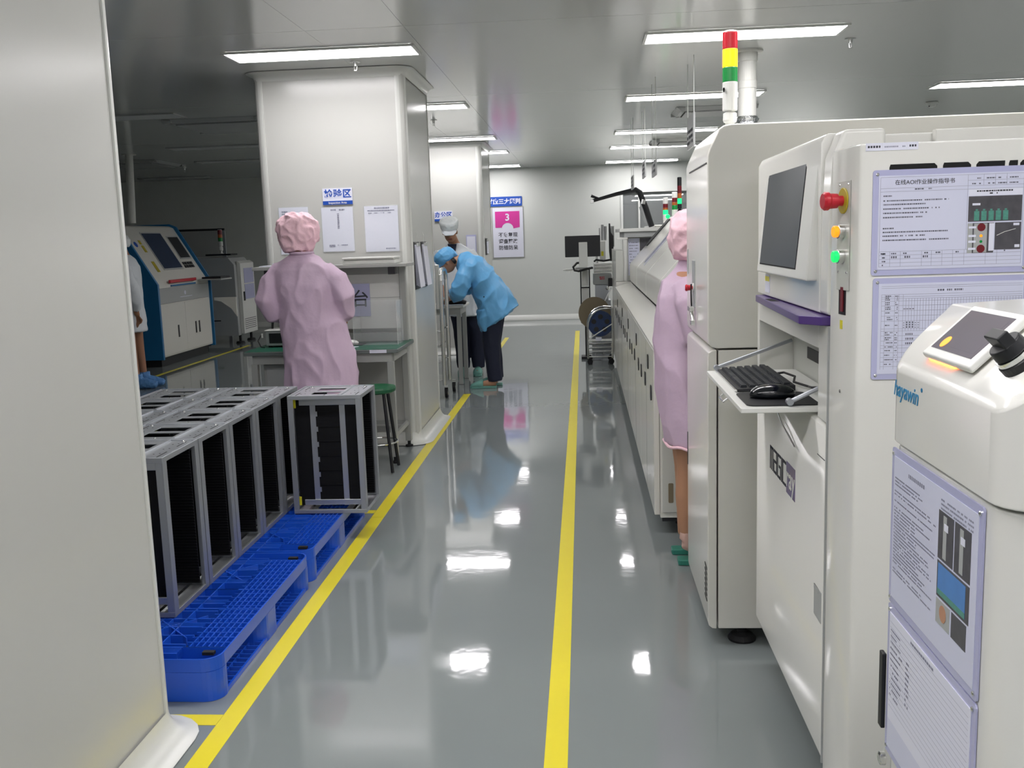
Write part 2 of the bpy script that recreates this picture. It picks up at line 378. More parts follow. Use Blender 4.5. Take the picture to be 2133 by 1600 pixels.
# white exhaust duct with foil sleeve
t = thing('exhaust_duct', (1.16, 7.05, CEIL), 'white round exhaust duct hanging from the ceiling behind the near signal light', 'duct')
MB().lathe((1.16, 7.05, CEIL - .001), (0, 0, -1), [(0, .105), (.012, .105), (.014, .07), (.07, .069), (.075, .062), (.2, .062), (.205, .065), (.25, .065), (.255, .062), (.45, .062)], 28).build('duct_pipe', 'ductw', t, smooth=False)
m = MB(); prof = [(.44 + i * .02, .066 + (.012 if i % 2 else 0) + random.uniform(-.003, .008)) for i in range(30)]
m.lathe((1.16, 7.05, CEIL), (0, 0, -1), prof, 20).build('foil_sleeve', 'foil', t)
# ================================================================== MACHINES ON THE RIGHT
def tower(loc, r, segs, label, pole=.06, name='signal_tower', grp=None, base='plastic_w', cap=True):
    """segs bottom-up: (height, material, part name)"""
    x, y, z = loc
    t = thing(name, loc, label, 'signal light', grp)
    p = MB().lathe((x, y, z), (0, 0, 1), [(0, r * 1.1), (.006, r * 1.1), (.012, r * .62), (pole * .35, r * .6), (pole * .4, r * .85), (pole * .5, r * .95), (pole * .85, r * .9), (pole * .95, r * .55), (pole, r * .6)], 20)
    p.build('stem', base, t, smooth=False)
    zz = z + pole
    for h, m_, nm in segs:
        e = .002
        MB().lathe((x, y, zz), (0, 0, 1), [(0, r * .96), (e, r), (h - e, r), (h, r * .96)], 24).build(nm, m_, t, smooth=False)
        zz += h + .0005
    if cap: MB().lathe((x, y, zz), (0, 0, 1), [(0, r * .98), (.004, r * .95), (.007, r * .6)], 24).build('cap', base, t)
    return t

def estop(t, o, n, s=1.0, ringm='yellowb'):
    """mushroom button on normal n"""
    o = Vector(o); n = Vector(n)
    MB().lathe(o, n, [(0, .03 * s), (.002, .03 * s), (.003, .028 * s)], 28).build('yellow_ring', ringm, t)
    MB().lathe(o + n * .003, n, [(0, .012 * s), (.012 * s, .012 * s), (.013 * s, .017 * s), (.03 * s, .018 * s), (.034 * s, .0215 * s), (.042 * s, .0215 * s), (.047 * s, .017 * s)], 28).build('emergency_button', 'red', t)

# ---------- machine A: tall white cabinet behind the inspection machine
tA = thing('process_machine', (1.1, 3.76, 0), 'tall white machine cabinet with sloped top corner, behind the inspection machine', 'machine')
yA0, yA1 = 3.42, 4.10
up = [(.465, 1.092), (.445, 1.096), (.432, 1.11), (.43, 1.13), (.43, 1.755), (.436, 1.775), (.468, 1.842), (.485, 1.853), (.51, 1.857), (1.8, 1.857), (1.8, 1.092)]
MB().prism(up, 'y', yA0, yA1).build('upper_cabinet', 'machine', tA, .006)
lo = [(.467, .06), (1.8, .06), (1.8, 1.086), (.467, 1.086)]
MB().prism(lo, 'y', yA0, yA1).build('lower_cabinet', 'machine', tA, .004)
dr = [(.462, .058), (.445, .06), (.433, .07), (.43, .09), (.43, 1.06), (.433, 1.078), (.445, 1.086), (.462, 1.088)]
o = MB().prism(dr, 'y', yA0 + .001, yA1 - .001).build('front_door', 'machine', tA, .004)
vb = MB()
for k in range(7): vb.prism([(yA0 + .03, .153 + k * .02), (yA0 + .085, .160 + k * .02), (yA0 + .085, .168 + k * .02), (yA0 + .03, .161 + k * .02)], 'x', .4285, .432)
vb.build('vent_slots', 'black', o)
MB().box(.4285, .432, 4.03, 4.06, 1.33, 1.43).build('slot_handle', 'plastic_g', tA)
MB().box(.4285, .432, yA1 - .02, yA1 - .005, .52, .66).build('door_latch', 'dark', tA)
MB().box(.426, .431, 3.79, 3.87, 1.21, 1.39).build('control_plate', 'plastic_g', tA, .001)
estop(tA, (.426, 3.825, 1.285), (-1, 0, 0), .6, 'plastic_w')
k = MB().tube([(.415, 3.80, 1.30), (.414, 3.795, 1.27), (.415, 3.80, 1.235), (.416, 3.80, 1.215)], .003, 6).build('lanyard', 'cable', tA)
MB().box(.404, .424, 3.775, 3.835, 1.196, 1.214).cyl((.414, 3.80, 1.2), (.418, 3.77, 1.16), .007, 8).box(.408, .424, 3.75, 3.785, 1.145, 1.165).build('interlock_key', 'steel', tA, .002)
MB().box(.428, .4315, yA0 + .02, yA1 - .12, 1.728, 1.733).build('seam_line', 'dark', tA)
for fx, fy in ((.56, 3.47), (1.6, 3.47), (.56, 4.03), (1.6, 4.03)):
    MB().lathe((fx, fy, 0.0), (0, 0, 1), [(0, .05), (.008, .052), (.022, .04), (.03, .018), (.062, .016)], 24).build('levelling_foot', 'rubber', tA)

tower((.535, 3.62, 1.857), .0265, [(.098, 'plastic_w', 'tower_body'), (.05, 'towg', 'green_lens'), (.062, 'towy', 'yellow_lens'), (.056, 'towr', 'red_lens')], 'large signal light with lit yellow lens on the tall white machine', pole=.066)
bpy.data.objects['tower_body'].data.materials[0] = M['plastic_w']
MB().box(.508, .5125, 3.594, 3.608, 1.99, 2.0).box(.508, .512, 3.594, 3.600, 1.985, 2.0).build('logo_mark', 'black', bpy.data.objects['signal_tower'])

# ---------- machine B: inspection machine with monitor and keyboard tray
tB = thing('inspection_machine', (1.1, 2.7, 0), 'white inspection machine with monitor, purple grip and pull-out keyboard tray', 'machine')
XF = .575; yb0, yb1 = 2.335, 3.27
yN = 2.15      # plane of the side panel that carries the documents
# main carcass behind the front covers
MB().box(.60, 1.75, 2.425, 3.26, .12, 1.030).build('lower_carcass', 'machine2', tB, .004); MB().box(.645, 1.75, 2.425, 3.26, 1.206, 1.715).build('upper_carcass', 'machine2', tB, .004); MB().box(.70, 1.75, 2.425, 3.26, 1.031, 1.205).build('bay_rear', 'machine2', tB)
MB().box(.83, 1.75, 2.40, 2.424, 1.3, 1.72).build('rear_top_cover', 'machine2', tB, .003)
# lower front door
ld = MB().prism([(XF, .17), (.595, .155), (.625, .155), (.625, 1.028), (XF + .005, 1.028), (XF, 1.02)], 'y', yb0 + .002, yb1).build('lower_door', 'machine2', tB, .012, seg=3)
# upper cover with keyboard bay (frame round the bay)
fr = MB()
fr.box(XF, .695, yb0, 2.425, 1.034, 1.268)          # near pillar
fr.box(XF, .695, 3.235, yb1, 1.034, 1.268)          # far pillar
fr.box(XF, .64, 2.425, 3.235, 1.205, 1.268)        # lintel
fr.build('bay_frame', 'machine2', tB, .003)
MB().box(.685, .69, 2.43, 3.232, 1.036, 1.204).build('bay_back', 'panelgrey', tB)
MB().box(.682, .6845, 2.50, 3.02, 1.105, 1.14).build('bay_slot', 'dark', tB)
# hood holding the monitor
MB().prism([(XF, 1.292), (.625, 1.292), (.625, 1.722), (XF + .012, 1.722), (XF, 1.70)], 'y', 2.425, yb1).build('monitor_hood', 'machine2', tB, .006)
MB().prism([(XF, 1.292), (.70, 1.292), (.70, 1.722), (XF + .03, 1.722), (XF + .006, 1.66), (XF, 1.5)], 'y', 2.34, 2.4245).build('hood_side', 'machine2', tB, .01, seg=3)
# monitor: tilted, bevelled bezel round a dark screen
def tilt(z): return .547 + (z - 1.37) * .10
mo = MB().prism([(tilt(1.37), 1.37), (.60, 1.37), (.60, 1.70), (tilt(1.70) + .01, 1.70), (tilt(1.69), 1.69)], 'y', 2.455, 3.13).build('monitor', 'plastic_w', tB, .008, seg=3)
MB().prism([(tilt(1.398) - .0012, 1.398), (tilt(1.398) + .01, 1.398), (tilt(1.684) + .01, 1.684), (tilt(1.684) - .0012, 1.684)], 'y', 2.585, 3.085).build('screen', 'screen', mo)
MB().prism([(tilt(1.394) - .0006, 1.394), (tilt(1.394) + .01, 1.394), (tilt(1.688) + .01, 1.688), (tilt(1.688) - .0006, 1.688)], 'y', 2.579, 3.091).build('screen_gasket', 'black', mo)
# purple grip
MB().prism([(.600, 3.2), (.556, 3.2), (.521, 2.42), (.521, 2.40), (.560, 2.345), (.600, 2.345)], 'z', 1.269, 1.291).build('purple_grip', 'purple', tB, .003)
MB().prism([(.57, 3.0), (.5485, 2.99), (.5465, 2.90), (.57, 2.88)], 'z', 1.2905, 1.2915).build('grip_recess', 'black', tB)
# stickers below the monitor
MB().slab((XF - .0005, 3.10, 1.36), (0, -1, 0), (0, 0, 1), -.03, .04, -.055, 0, -.0005, .001).build('white_label', 'paper', tB)
MB().slab((XF - .0005, 3.10, 1.36), (0, -1, 0), (0, 0, 1), -.028, .038, -.02, -.005, .001, .0016).build('yellow_warning', 'yclip', tB)
# keyboard tray
tr = MB().prism([(.395, 3.17), (.395, 2.475), (.61, 2.475), (.68, 2.52), (.68, 3.17)], 'z', 1.036, 1.05).build('keyboard_tray', 'plastic_w', tB, .003)
MB().tube([(.397, 2.80, 1.034), (.386, 2.80, 1.025), (.386, 2.72, 1.025), (.397, 2.72, 1.034)], .003, 8).build('tray_handle', 'steel', tr)
MB().tube([(.64, 2.50, 1.115), (.52, 2.488, 1.062)], .006, 8).cyl((.52, 2.48, 1.062), (.52, 2.5, 1.062), .009, 12).build('tray_arm', 'alu_dull', tB)
MB().tube([(.675, 3.21, 1.14), (.425, 3.155, 1.062)], .006, 8).cyl((.425, 3.145, 1.062), (.425, 3.165, 1.062), .009, 12).build('tray_arm', 'alu_dull', tB)
MB().tube([(XF - .002, 2.99, .985), (XF - .012, 2.80, .945), (XF - .004, 2.66, .905)], .0025, 6).build('support_rod', 'steel', tB)
# keyboard
kb = thing('computer_keyboard', (.49, 2.92, 1.05), 'black computer keyboard on the pull-out tray of the inspection machine', 'keyboard')
MB().prism([(.425, 1.051), (.585, 1.051), (.585, 1.068), (.425, 1.059)], 'y', 2.725, 3.135).build('keyboard_body', 'dark', kb, .002)
km = MB(); sp = .0195
for r_ in range(6):
    x = .437 + r_ * .0235
    yk = 3.125
    while yk > 2.745:
        wk = .0165 if not (r_ == 0 and 2.9 < yk < 3.02) else .08
        if abs(yk - 2.86) > .008 or r_ > 0:
            zb = 1.0605 + (x - .437) * .055
            km.prism([(x, zb), (x + .0185, zb), (x + .0165, zb + .0065), (x + .002, zb + .0065)], 'y', yk - wk, yk)
        yk -= wk + .003
km.build('key_caps', 'keys', kb)
MB().box(.418, .4245, 2.725, 3.135, 1.051, 1.057).build('front_rail', 'steel', kb, .001)
MB().tube([(.575, 3.0, 1.06), (.60, 2.96, 1.07), (.62, 2.9, 1.066), (.60, 2.82, 1.062), (.625, 2.74, 1.06), (.615, 2.66, 1.07), (.64, 2.6, 1.08)], .0035, 8).build('cable', 'cable', kb)
pd = tag(MB().prism(rrect(.415, .60, 2.495, 2.70, .02), 'z', 1.0505, 1.0535).build('mouse_pad', 'dark'), 'black mouse pad on the near end of the keyboard tray', 'mouse pad')
ms = thing('computer_mouse', (.50, 2.615, 1.054), 'glossy black computer mouse on the keyboard tray', 'mouse')
MB().rings([((.5, 2.615 , 1.0545 + z_), (a_, 0, 0), (0, b_, 0)) for z_, a_, b_ in ((0, .058, .032), (.008, .062, .036), (.018, .057, .034), (.027, .045, .027), (.033, .025, .016), (.0345, .008, .006))], 24).build('mouse_shell', 'mouse', ms, smooth=True)
MB().cyl((.448, 2.615, 1.073), (.462, 2.615, 1.082), .004, 10).build('scroll_wheel', 'plastic_g', ms)
# side body with the documents; its aisle-side edge is a narrow face carrying the switches
prof = [(XF + .003, 2.33), (XF + .001, 2.27), (.585, 2.17), (.592, 2.154), (.604, yN), (1.75, yN), (1.75, 2.33)]
MB().prism(prof, 'z', .12, 1.672).build('side_panel', 'machine2', tB, .004)
MB().box(.60, 1.75, yN + .02, 2.33, .06, .119).build('plinth', 'panelgrey', tB)
# seams and recessed pull
MB().box(XF - .0008, XF + .004, yb0 - .004, yb0 + .0005, .16, 1.268).build('seam_line', 'plastic_g', tB)
MB().box(XF - .0006, XF + .01, 2.345, 2.42, .94, .9425).build('seam_line', 'seam', tB)
pl = MB().box(XF - .0012, XF + .001, 2.355, 2.43, .52, .60).build('pull_recess', 'plastic_g', tB)
MB().box(XF - .0018, XF + .001, 2.385, 2.43, .588, .60).build('recess_shade', 'plastic_g', pl)
for (bx, by, bz) in ((.5795, 2.232, 1.13),): MB().lathe((bx, by, bz), (-1, -.1, 0), [(0, .004), (.002, .004)], 12).build('screw', 'steel', tB)
# switches: they sit on the narrow face and point to the aisle
nA = Vector((-1, -.12, 0)).normalized()
sw = MB().slab((XF + .0015, 2.262, 1.36), (.1, -.995, 0), (0, 0, 1), .0, .075, 0, .24, .001, .003).build('switch_plate', 'panelgrey', tB, .001)
def onface(yy, z, d=.004): return Vector((XF + .001 + (2.27 - yy) * .1, yy, z)) + nA * d
estop(tB, onface(2.225, 1.557), nA, .95)
for z_, mm_, nm in ((1.49, 'btno', 'orange_push_button'), (1.435, 'btng', 'green_push_button')):
    MB().lathe(onface(2.225, z_), nA, [(0, .0155), (.012, .0155), (.013, .0135)], 24).build('button_collar', 'steel', tB)
    MB().lathe(onface(2.225, z_, .0165), nA, [(0, .0125), (.008, .013), (.010, .011)], 24).build(nm, mm_, tB)
for z_ in (1.592, 1.40):
    for y_ in (2.25, 2.20): MB().lathe(onface(y_, z_, .003), nA, [(0, .003), (.002, .0025)], 10).build('screw', 'steel', tB)
MB().slab(onface(2.25, 1.305, .0), (.1, -.995, 0), (0, 0, 1), -.0, .042, 0, .072, .0005, .0015).build('switch_window', 'dark', tB)
MB().slab(onface(2.243, 1.312, .002), (.1, -.995, 0), (0, 0, 1), .008, .024, .0, .055, .0, .002).build('red_rocker', 'towro', tB)
MB().slab(onface(2.242, 1.272, .0), (.1, -.995, 0), (0, 0, 1), .0, .016, 0, .02, .0005, .001).build('yellow_sticker', 'yclip', tB)
# maker's lettering on the door (faces the aisle)
rr, uu = (0, -1, 0), (0, 0, 1)
lg = MB(); o_ = (XF - .0002, 3.03, .758); Hh = .074; W_ = .049; st = .0085; g_ = .009
def bars(l): 
    for a, b, c_, d in l: lg.slab(o_, rr, uu, a, b, c_, d, .0, .001)
x = 0
bars([(x, x+st, 0, Hh), (x, x+W_, Hh-st, Hh), (x+W_/2-st/2, x+W_/2+st/2, 0, Hh), (x+W_-st, x+W_, 0, Hh)]); x += W_ + g_
bars([(x, x+W_, Hh-st, Hh), (x+W_-st, x+W_, 0, Hh), (x, x+W_, 0, st), (x, x+st, 0, Hh*.55), (x, x+W_, Hh*.45, Hh*.45+st)]); x += W_ + g_
bars([(x, x+st, 0, Hh), (x, x+W_, Hh-st, Hh), (x, x+W_, 0, st), (x+W_-st, x+W_, 0, Hh*.5), (x+W_*.45, x+W_, Hh*.45, Hh*.45+st)]); x += W_ + g_
bars([(x, x+st*1.1, 0, Hh)]); x += st + g_
bars([(x, x+st, 0, Hh), (x, x+W_, Hh-st, Hh), (x, x+W_, 0, st)]); x += W_ + .006
lg.build('maker_lettering', 'ink', tB)
MB().slab(o_, rr, uu, x, x + .115, -.012, Hh + .006, .0, .0008).build('purple_badge', 'purple', tB)
text('ray', .088, Vector(o_) + Vector((-.0008, -(x + .057), .036)), rr, uu, 'plastic_w', 'badge_lettering', tB, .0004, .001)
# black logo letters on the side panel, mostly hidden by the sheet
lgm = MB(); sl = .012
for a, b, k1, k2 in ((.650, .749, 0, 1), (.760, .818, 0, 1), (.828, .884, 1, 0), (.894, .910, 0, 0), (.917, .975, 1, 0), (.985, 1.04, 0, 1), (1.05, 1.11, 1, 0)):
    lgm.prism([(a, 1.575), (b, 1.575), (b + (0 if k2 else .003), 1.621), (b - (.006 if k2 else -.003), 1.627), (a + (.006 if k1 else .003), 1.627), (a + .001, 1.621)], 'y', yN - .0012, yN - .0001)
lgm.build('black_logo', 'black', tB)
# asset labels
for a, b, nm in ((.601, .635, 0), (.6355, .686, 1), (.6865, .709, 2)):
    l_ = MB().slab((a, yN - .0001, 1.6565), (1, 0, 0), (0, 0, 1), 0, b - a, 0, .016, 0, .0008).build('asset_label', 'paper', tB)
    mm = MB(); dashes(mm, (a, yN - .0001, 1.6565), (1, 0, 0), (0, 0, 1), .004, b - a - .004, .006, .0045 if nm != 1 else .003, .001, .95, .7, 1.1); mm.build('label_print', 'ink' if nm != 1 else 'inkg', l_)

# ---------- document holders
def holder(o, r, u, w_, h_, label, fill, grp='plastic document holders on the machines'):
    """o = lower left corner on the carrying surface; r to the right, u up"""
    o, r, u = Vector(o), Vector(r), Vector(u); n = r.cross(u); r.normalize(); u.normalize()
    t = thing('document_holder', tuple(o), label, 'document holder', grp)
    g = lambda a, b, c_, d, e0, e1, m_, nm, bev=0: MB().slab(o, r, u, a, b, c_, d, e0, e1).build(nm, m_, t, bev)
    bk = MB(); pts = rrect(0, w_, 0, h_, .006)
    k = len(pts)
    bk.v = [o + r * p[0] + u * p[1] + n * e for e in (.0004, .003) for p in pts]; bk.f = [tuple(range(k - 1, -1, -1)), tuple(range(k, 2 * k))] + [(i, (i + 1) % k, k + (i + 1) % k, k + i) for i in range(k)]
    bk.build('holder_plate', 'lilac', t)
    b = .012
    g(b, w_ - b, b, h_ - b, .0031, .0038, 'paper2', 'paper_sheet')
    sc = MB()
    for a, c_ in ((.009, .009), (w_ - .009, .009), (.009, h_ - .009), (w_ - .009, h_ - .009)): sc.lathe(o + r * a + u * c_ + n * .003, n, [(0, .0034), (.0015, .0034), (.0025, .002)], 12)
    sc.build('corner_screws', 'steel', t)
    fill(t, o + n * .0038, r, u, w_, h_, b)
    return t
def line(mb, o, r, u, a, b, c_, d, e=.0003): mb.quad(o, r, u, a, b, c_, d, e)
LW = .0006
def fill_a(t, o, r, u, w_, h_, b):
    m = MB(); L = MB(); x0, x1, y0, y1 = b + .004, w_ - b - .004, b + .006, h_ - b - .004
    W = x1 - x0; H_ = y1 - y0
    ys_ = [y0, y0 + .008, y0 + .016, y0 + .024, y0 + .032, y1 - .030, y1 - .023, y1]
    for y in ys_: line(L, o, r, u, x0, x1, y, y + LW)
    for x in (x0, x1): line(L, o, r, u, x - LW, x, y0, y1)
    xm = x0 + W * .61; line(L, o, r, u, xm, xm + LW, y0 + .032, y1)
    for k in (.72, .80, .88): line(L, o, r, u, x0 + W * k, x0 + W * k + LW, y1 - .023, y1)
    line(L, o, r, u, xm, x1, y1 - .012, y1 - .012 + LW)
    for k in (.075, .15, .30, .37, .445, .52, .6, .75, .83): line(L, o, r, u, x0 + W * k, x0 + W * k + LW, y0, y0 + .032)
    L.build('ruled_lines', 'inkg', t)
    text('在线AOI作业操作指导书', .0115, o + r * (x0 + W * .31) + u * (y1 - .0115), r, u, 'ink', 'title', t, .0002, .00008)
    yy = y1 - .026; dashes(m, o, r, u, x0 + W * .24, x0 + W * .36, yy - .001, .0028, .0003, .95)
    for k, (y, e) in enumerate(((.040, .06), (.050, .46), (.058, .30), (.067, .40), (.076, .31), (.085, .28), (.108, .08), (.116, .46), (.124, .30), (.133, .47))):
        dashes(m, o, r, u, x0 + .006, x0 + .006 + W * e, y1 - y, .0028, .0003, .93, .5, 1.6)
    for k in (.64, .74, .82, .9):
        dashes(m, o, r, u, x0 + W * k, x0 + W * (k + .06), y1 - .009, .0026, .0003); dashes(m, o, r, u, x0 + W * k, x0 + W * (k + .06), y1 - .020, .0026, .0003)
    for k in (.01, .085, .17, .32, .40, .47, .54, .65, .78, .88):
        dashes(m, o, r, u, x0 + W * k, x0 + W * (k + .035), y0 + .0265, .003, .0003)
    for k in (.085, .18, .31): dashes(m, o, r, u, x0 + W * k, x0 + W * (k + .04), y0 + .018, .0045, .0003, .9, .3, .8)
    for k in range(4): dashes(m, o, r, u, x0 + .006, x0 + .013, y0 + .002 + .008 * k, .003, .0003)
    m.build('printed_text', 'inkb', t)
    # printed photographs
    S = lambda a, b_, c_, d, m_, nm, p=t, e0=0.0, e1=.0004: MB().slab(o, r, u, a, b_, c_, d, e0, e1).build(nm, m_, p)
    px0 = xm + .003; px1 = x1 - .002
    S(px0, px1, y1 - .044, y1 - .0305, 'paper', 'picture_heading')
    hd = MB(); dashes(hd, o, r, u, px0 + .016, px1 - .02, y1 - .036, .003, .0007); dashes(hd, o, r, u, px0 + .02, px1 - .05, y1 - .041, .003, .0007)
    hd.build('printed_text', 'ink', t)
    p1 = S(px0, px1, y1 - .098, y1 - .045, 'photo', 'board_picture')
    bd = MB()
    for i in range(5):
        a = px0 + .012 + i * .0148
        bd.slab(o, r, u, a, a + .0105, y1 - .096, y1 - .076, .0004, .0008)
        bd.slab(o, r, u, a + .003, a + .0075, y1 - .0755, y1 - .072, .0004, .0008)
    bd.build('green_boards', 'photog', p1)
    S(px0 + .008, px0 + .024, y1 - .064, y1 - .0595, 'paper', 'caption', p1, .0004, .0008)
    p2 = S(px0, px0 + .054, y1 - .164, y1 - .101, 'photo', 'button_picture')
    S(px0, px0 + .010, y1 - .164, y1 - .101, 'plastic_g', 'picture_edge', p2, .0004, .0006)
    S(px0 + .013, px0 + .040, y1 - .163, y1 - .102, 'plastic_g', 'picture_panel', p2, .0004, .0006)
    S(px0 + .044, px0 + .054, y1 - .160, y1 - .102, 'paper', 'picture_edge', p2, .0004, .0006)
    for k, (mm_, z_) in enumerate((('towro', .110), ('btno', .128), ('towg', .140), ('towro', .155))):
        q = MB().lathe(o + r * (px0 + .028) + u * (y1 - z_) + r.cross(u) * .0006, r.cross(u), [(0, .0085 if k in (0, 3) else .003), (.0003, .0085 if k in (0, 3) else .003)], 16).build('pictured_button', mm_, p2)
        S(px0 + .002, px0 + .017, y1 - z_ - .002, y1 - z_ + .0025, 'paper', 'caption', p2, .0007, .001)
    p3 = S(px0 + .056, px1, y1 - .158, y1 - .101, 'photo', 'lever_picture')
    MB().tube([o + r * (px0 + .060) + u * (y1 - .128) + r.cross(u) * .001, o + r * (px0 + .075) + u * (y1 - .121) + r.cross(u) * .001, o + r * (px0 + .098) + u * (y1 - .115) + r.cross(u) * .001], .0006, 6).build('pictured_rod', 'plastic_w', p3)
    S(px1 - .016, px1 - .004, y1 - .108, y1 - .103, 'paper', 'caption', p3, .0004, .0008); S(px1 - .012, px1 - .002, y1 - .154, y1 - .148, 'paper', 'caption', p3, .0004, .0008)
def fill_b(t, o, r, u, w_, h_, b):
    L = MB(); m = MB(); x0, x1, y0, y1 = b + .006, w_ - b - .002, b + .010, h_ - b - .002
    W = x1 - x0
    for y in (.004, .008, .022, .027, .031, .036, .046, .057, .068, .079, .096, .101, .111, .122, .132, .138, .148, .158, .168, .178, .188): 
        if y1 - y > y0: line(L, o, r, u, x0, x1, y1 - y, y1 - y + LW)
    for x in [0, .025, .095, .125] + [.155 + .0205 * i for i in range(42)]:
        if x <= 1: line(L, o, r, u, x0 + W * x, x0 + W * x + LW, max(y0, y1 - (.100 if x > .16 else .19)), y1 - (.031 if x > .16 else .022))
    L.build('ruled_lines', 'inkg', t)
    dashes(m, o, r, u, x0 + W * .4, x0 + W * .58, y1 - .016, .004, .0003, .9, .5, 1)
    for y in (.026, .030, .034, .040, .044, .050, .054, .062, .072, .0765, .089, .105, .1095, .116, .12, .127, .136, .144, .154, .164, .174):
        dashes(m, o, r, u, x0 + W * .03, x0 + W * random.uniform(.06, .093), y1 - y, .0024, .0003, .9, .5, 1.6); dashes(m, o, r, u, x0 + W * .1, x0 + W * .12, y1 - y, .0018, .0003, .6)
    for i in range(6):
        for k in range(3): dashes(m, o, r, u, x0 + W * (.16 + .021 * i), x0 + W * (.17 + .021 * i), y1 - .094 + k * .005, .0035 if i in (1, 2, 3) else .0018, .0003, 1, .8, 1)
        dashes(m, o, r, u, x0 + W * (.16 + .021 * i), x0 + W * (.175 + .021 * i), y1 - .054, .002, .0003, .8)
    for y in (.110, .120, .130): dashes(m, o, r, u, x0 + W * .18, x0 + W * .235, y1 - y, .0045, .0003, .95, .3, .6)
    m.build('printed_text', 'inkb', t)
holder((.617, yN, 1.394), (1, 0, 0), (0, 0, 1), .325, .222, 'upper lilac holder with titled sheet on the side of the inspection machine', fill_a)
holder((.622, yN, 1.168), (1, 0, 0), (0, 0, 1), .325, .220, 'lilac-framed ruled table sheet directly below the titled sheet on the inspection machine', fill_b)

# ---------- machine C: small white unit in the right foreground
tC = thing('transfer_machine', (.8, 1.33, 0), 'small white machine in the right foreground with sloping top and touch screen', 'machine')
def cprof(x0, x1, y0, y1, r): return rrect(x0, x1, y0, y1, r, 6)
MB().prism(cprof(.483, 1.15, 1.118, 1.552, .05), 'z', .12, 1.163).build('lower_housing', 'machine2', tC, .003)
# upper cover: vertical skirt, then slope, then flat
u0, v0, u1, v1 = .477, 1.112, 1.156, 1.558
up = MB(); base = cprof(u0, u1, v0, v1, .052)
def topz(x): return 1.288 + max(0, min(x, .572) - u0) * .93 + max(0, x - .572) * .05
k = len(base)
up.v = [Vector((x, y, 1.168)) for x, y in base] + [Vector((x, y, topz(x) - .008)) for x, y in base] + [Vector((u0 + .006 + (x - u0) * .985, v0 + .006 + (y - v0) * (v1 - v0 - .012) / (v1 - v0), topz(x))) for x, y in base]
up.f = [tuple(range(k - 1, -1, -1))] + [(j * k + i, j * k + (i + 1) % k, (j + 1) * k + (i + 1) % k, (j + 1) * k + i) for j in range(2) for i in range(k)]
# top surface as strips in x so the slope break stays crisp
import bisect
ring = [up.v[2 * k + i] for i in range(k)]
left = [i for i in range(k)]
up.f.append(tuple(2 * k + i for i in range(k)))
o = up.build('upper_cover', 'machine2', tC)
import bmesh
bm = bmesh.new(); bm.from_mesh(o.data)
bmesh.ops.bisect_plane(bm, geom=bm.verts[:] + bm.edges[:] + bm.faces[:], plane_co=(.572, 0, 0), plane_no=(1, 0, 0))
for f_ in bm.faces: f_.smooth = True
for v in bm.verts:
    if v.co.z > 1.25: 
        pass
bm.to_mesh(o.data); bm.free()
for v in o.data.vertices:
    if v.co.z > 1.28: v.co.z = topz(v.co.x) - (.008 if any(abs(v.co.x - x) < 1e-5 and abs(v.co.y - y) < 1e-5 for x, y in base) else 0)
bv = o.modifiers.new('bevel', 'BEVEL'); bv.width = .009; bv.segments = 4; bv.limit_method = 'ANGLE'; bv.angle_limit = math.radians(25); bv.harden_normals = True
text('hayawin', .034, (u0 - .0002, 1.468, 1.252), (0, -1, 0), (0, 0, 1), 'bluelogo', 'maker_lettering', tC, .0003, .0004, shear=.25, sx=1.0)
text('®', .009, (u0 - .0002, 1.400, 1.266), (0, -1, 0), (0, 0, 1), 'bluelogo', 'registered_mark', tC, .0003)
# touch screen on the slope
sn = Vector((-.93, 0, 1)).normalized(); sr = Vector((0, -1, 0)); su = Vector((1, 0, .93)).normalized()
so = Vector((.497, 1.432, topz(.497)))
MB().slab(so, sr, su, .002, .10, .000, .004, .0003, .0038).slab(so, sr, su, .001, .005, .004, .05, .0003, .0038).build('amber_glow_strip', 'glow', tC)  # emissive strip added under the bezel to cast an amber glow
ts = MB().slab(so, sr, su, 0, .168, -.002, .096, .004, .016).build('touch_screen', 'plastic_w', tC, .004, seg=3)
MB().slab(so, sr, su, .012, .156, .012, .086, .0155, .0165).build('screen_glass', 'lcd', ts)
MB().slab(so, sr, su, .020, .148, .020, .078, .0165, .0167).build('display', 'lcd', ts)
ic = MB().lathe(so + sr * .040 + su * .026 + sn * .0167, sn, [(0, .010), (.0004, .010)], 20).build('lit_icon', 'lcdo', ts)
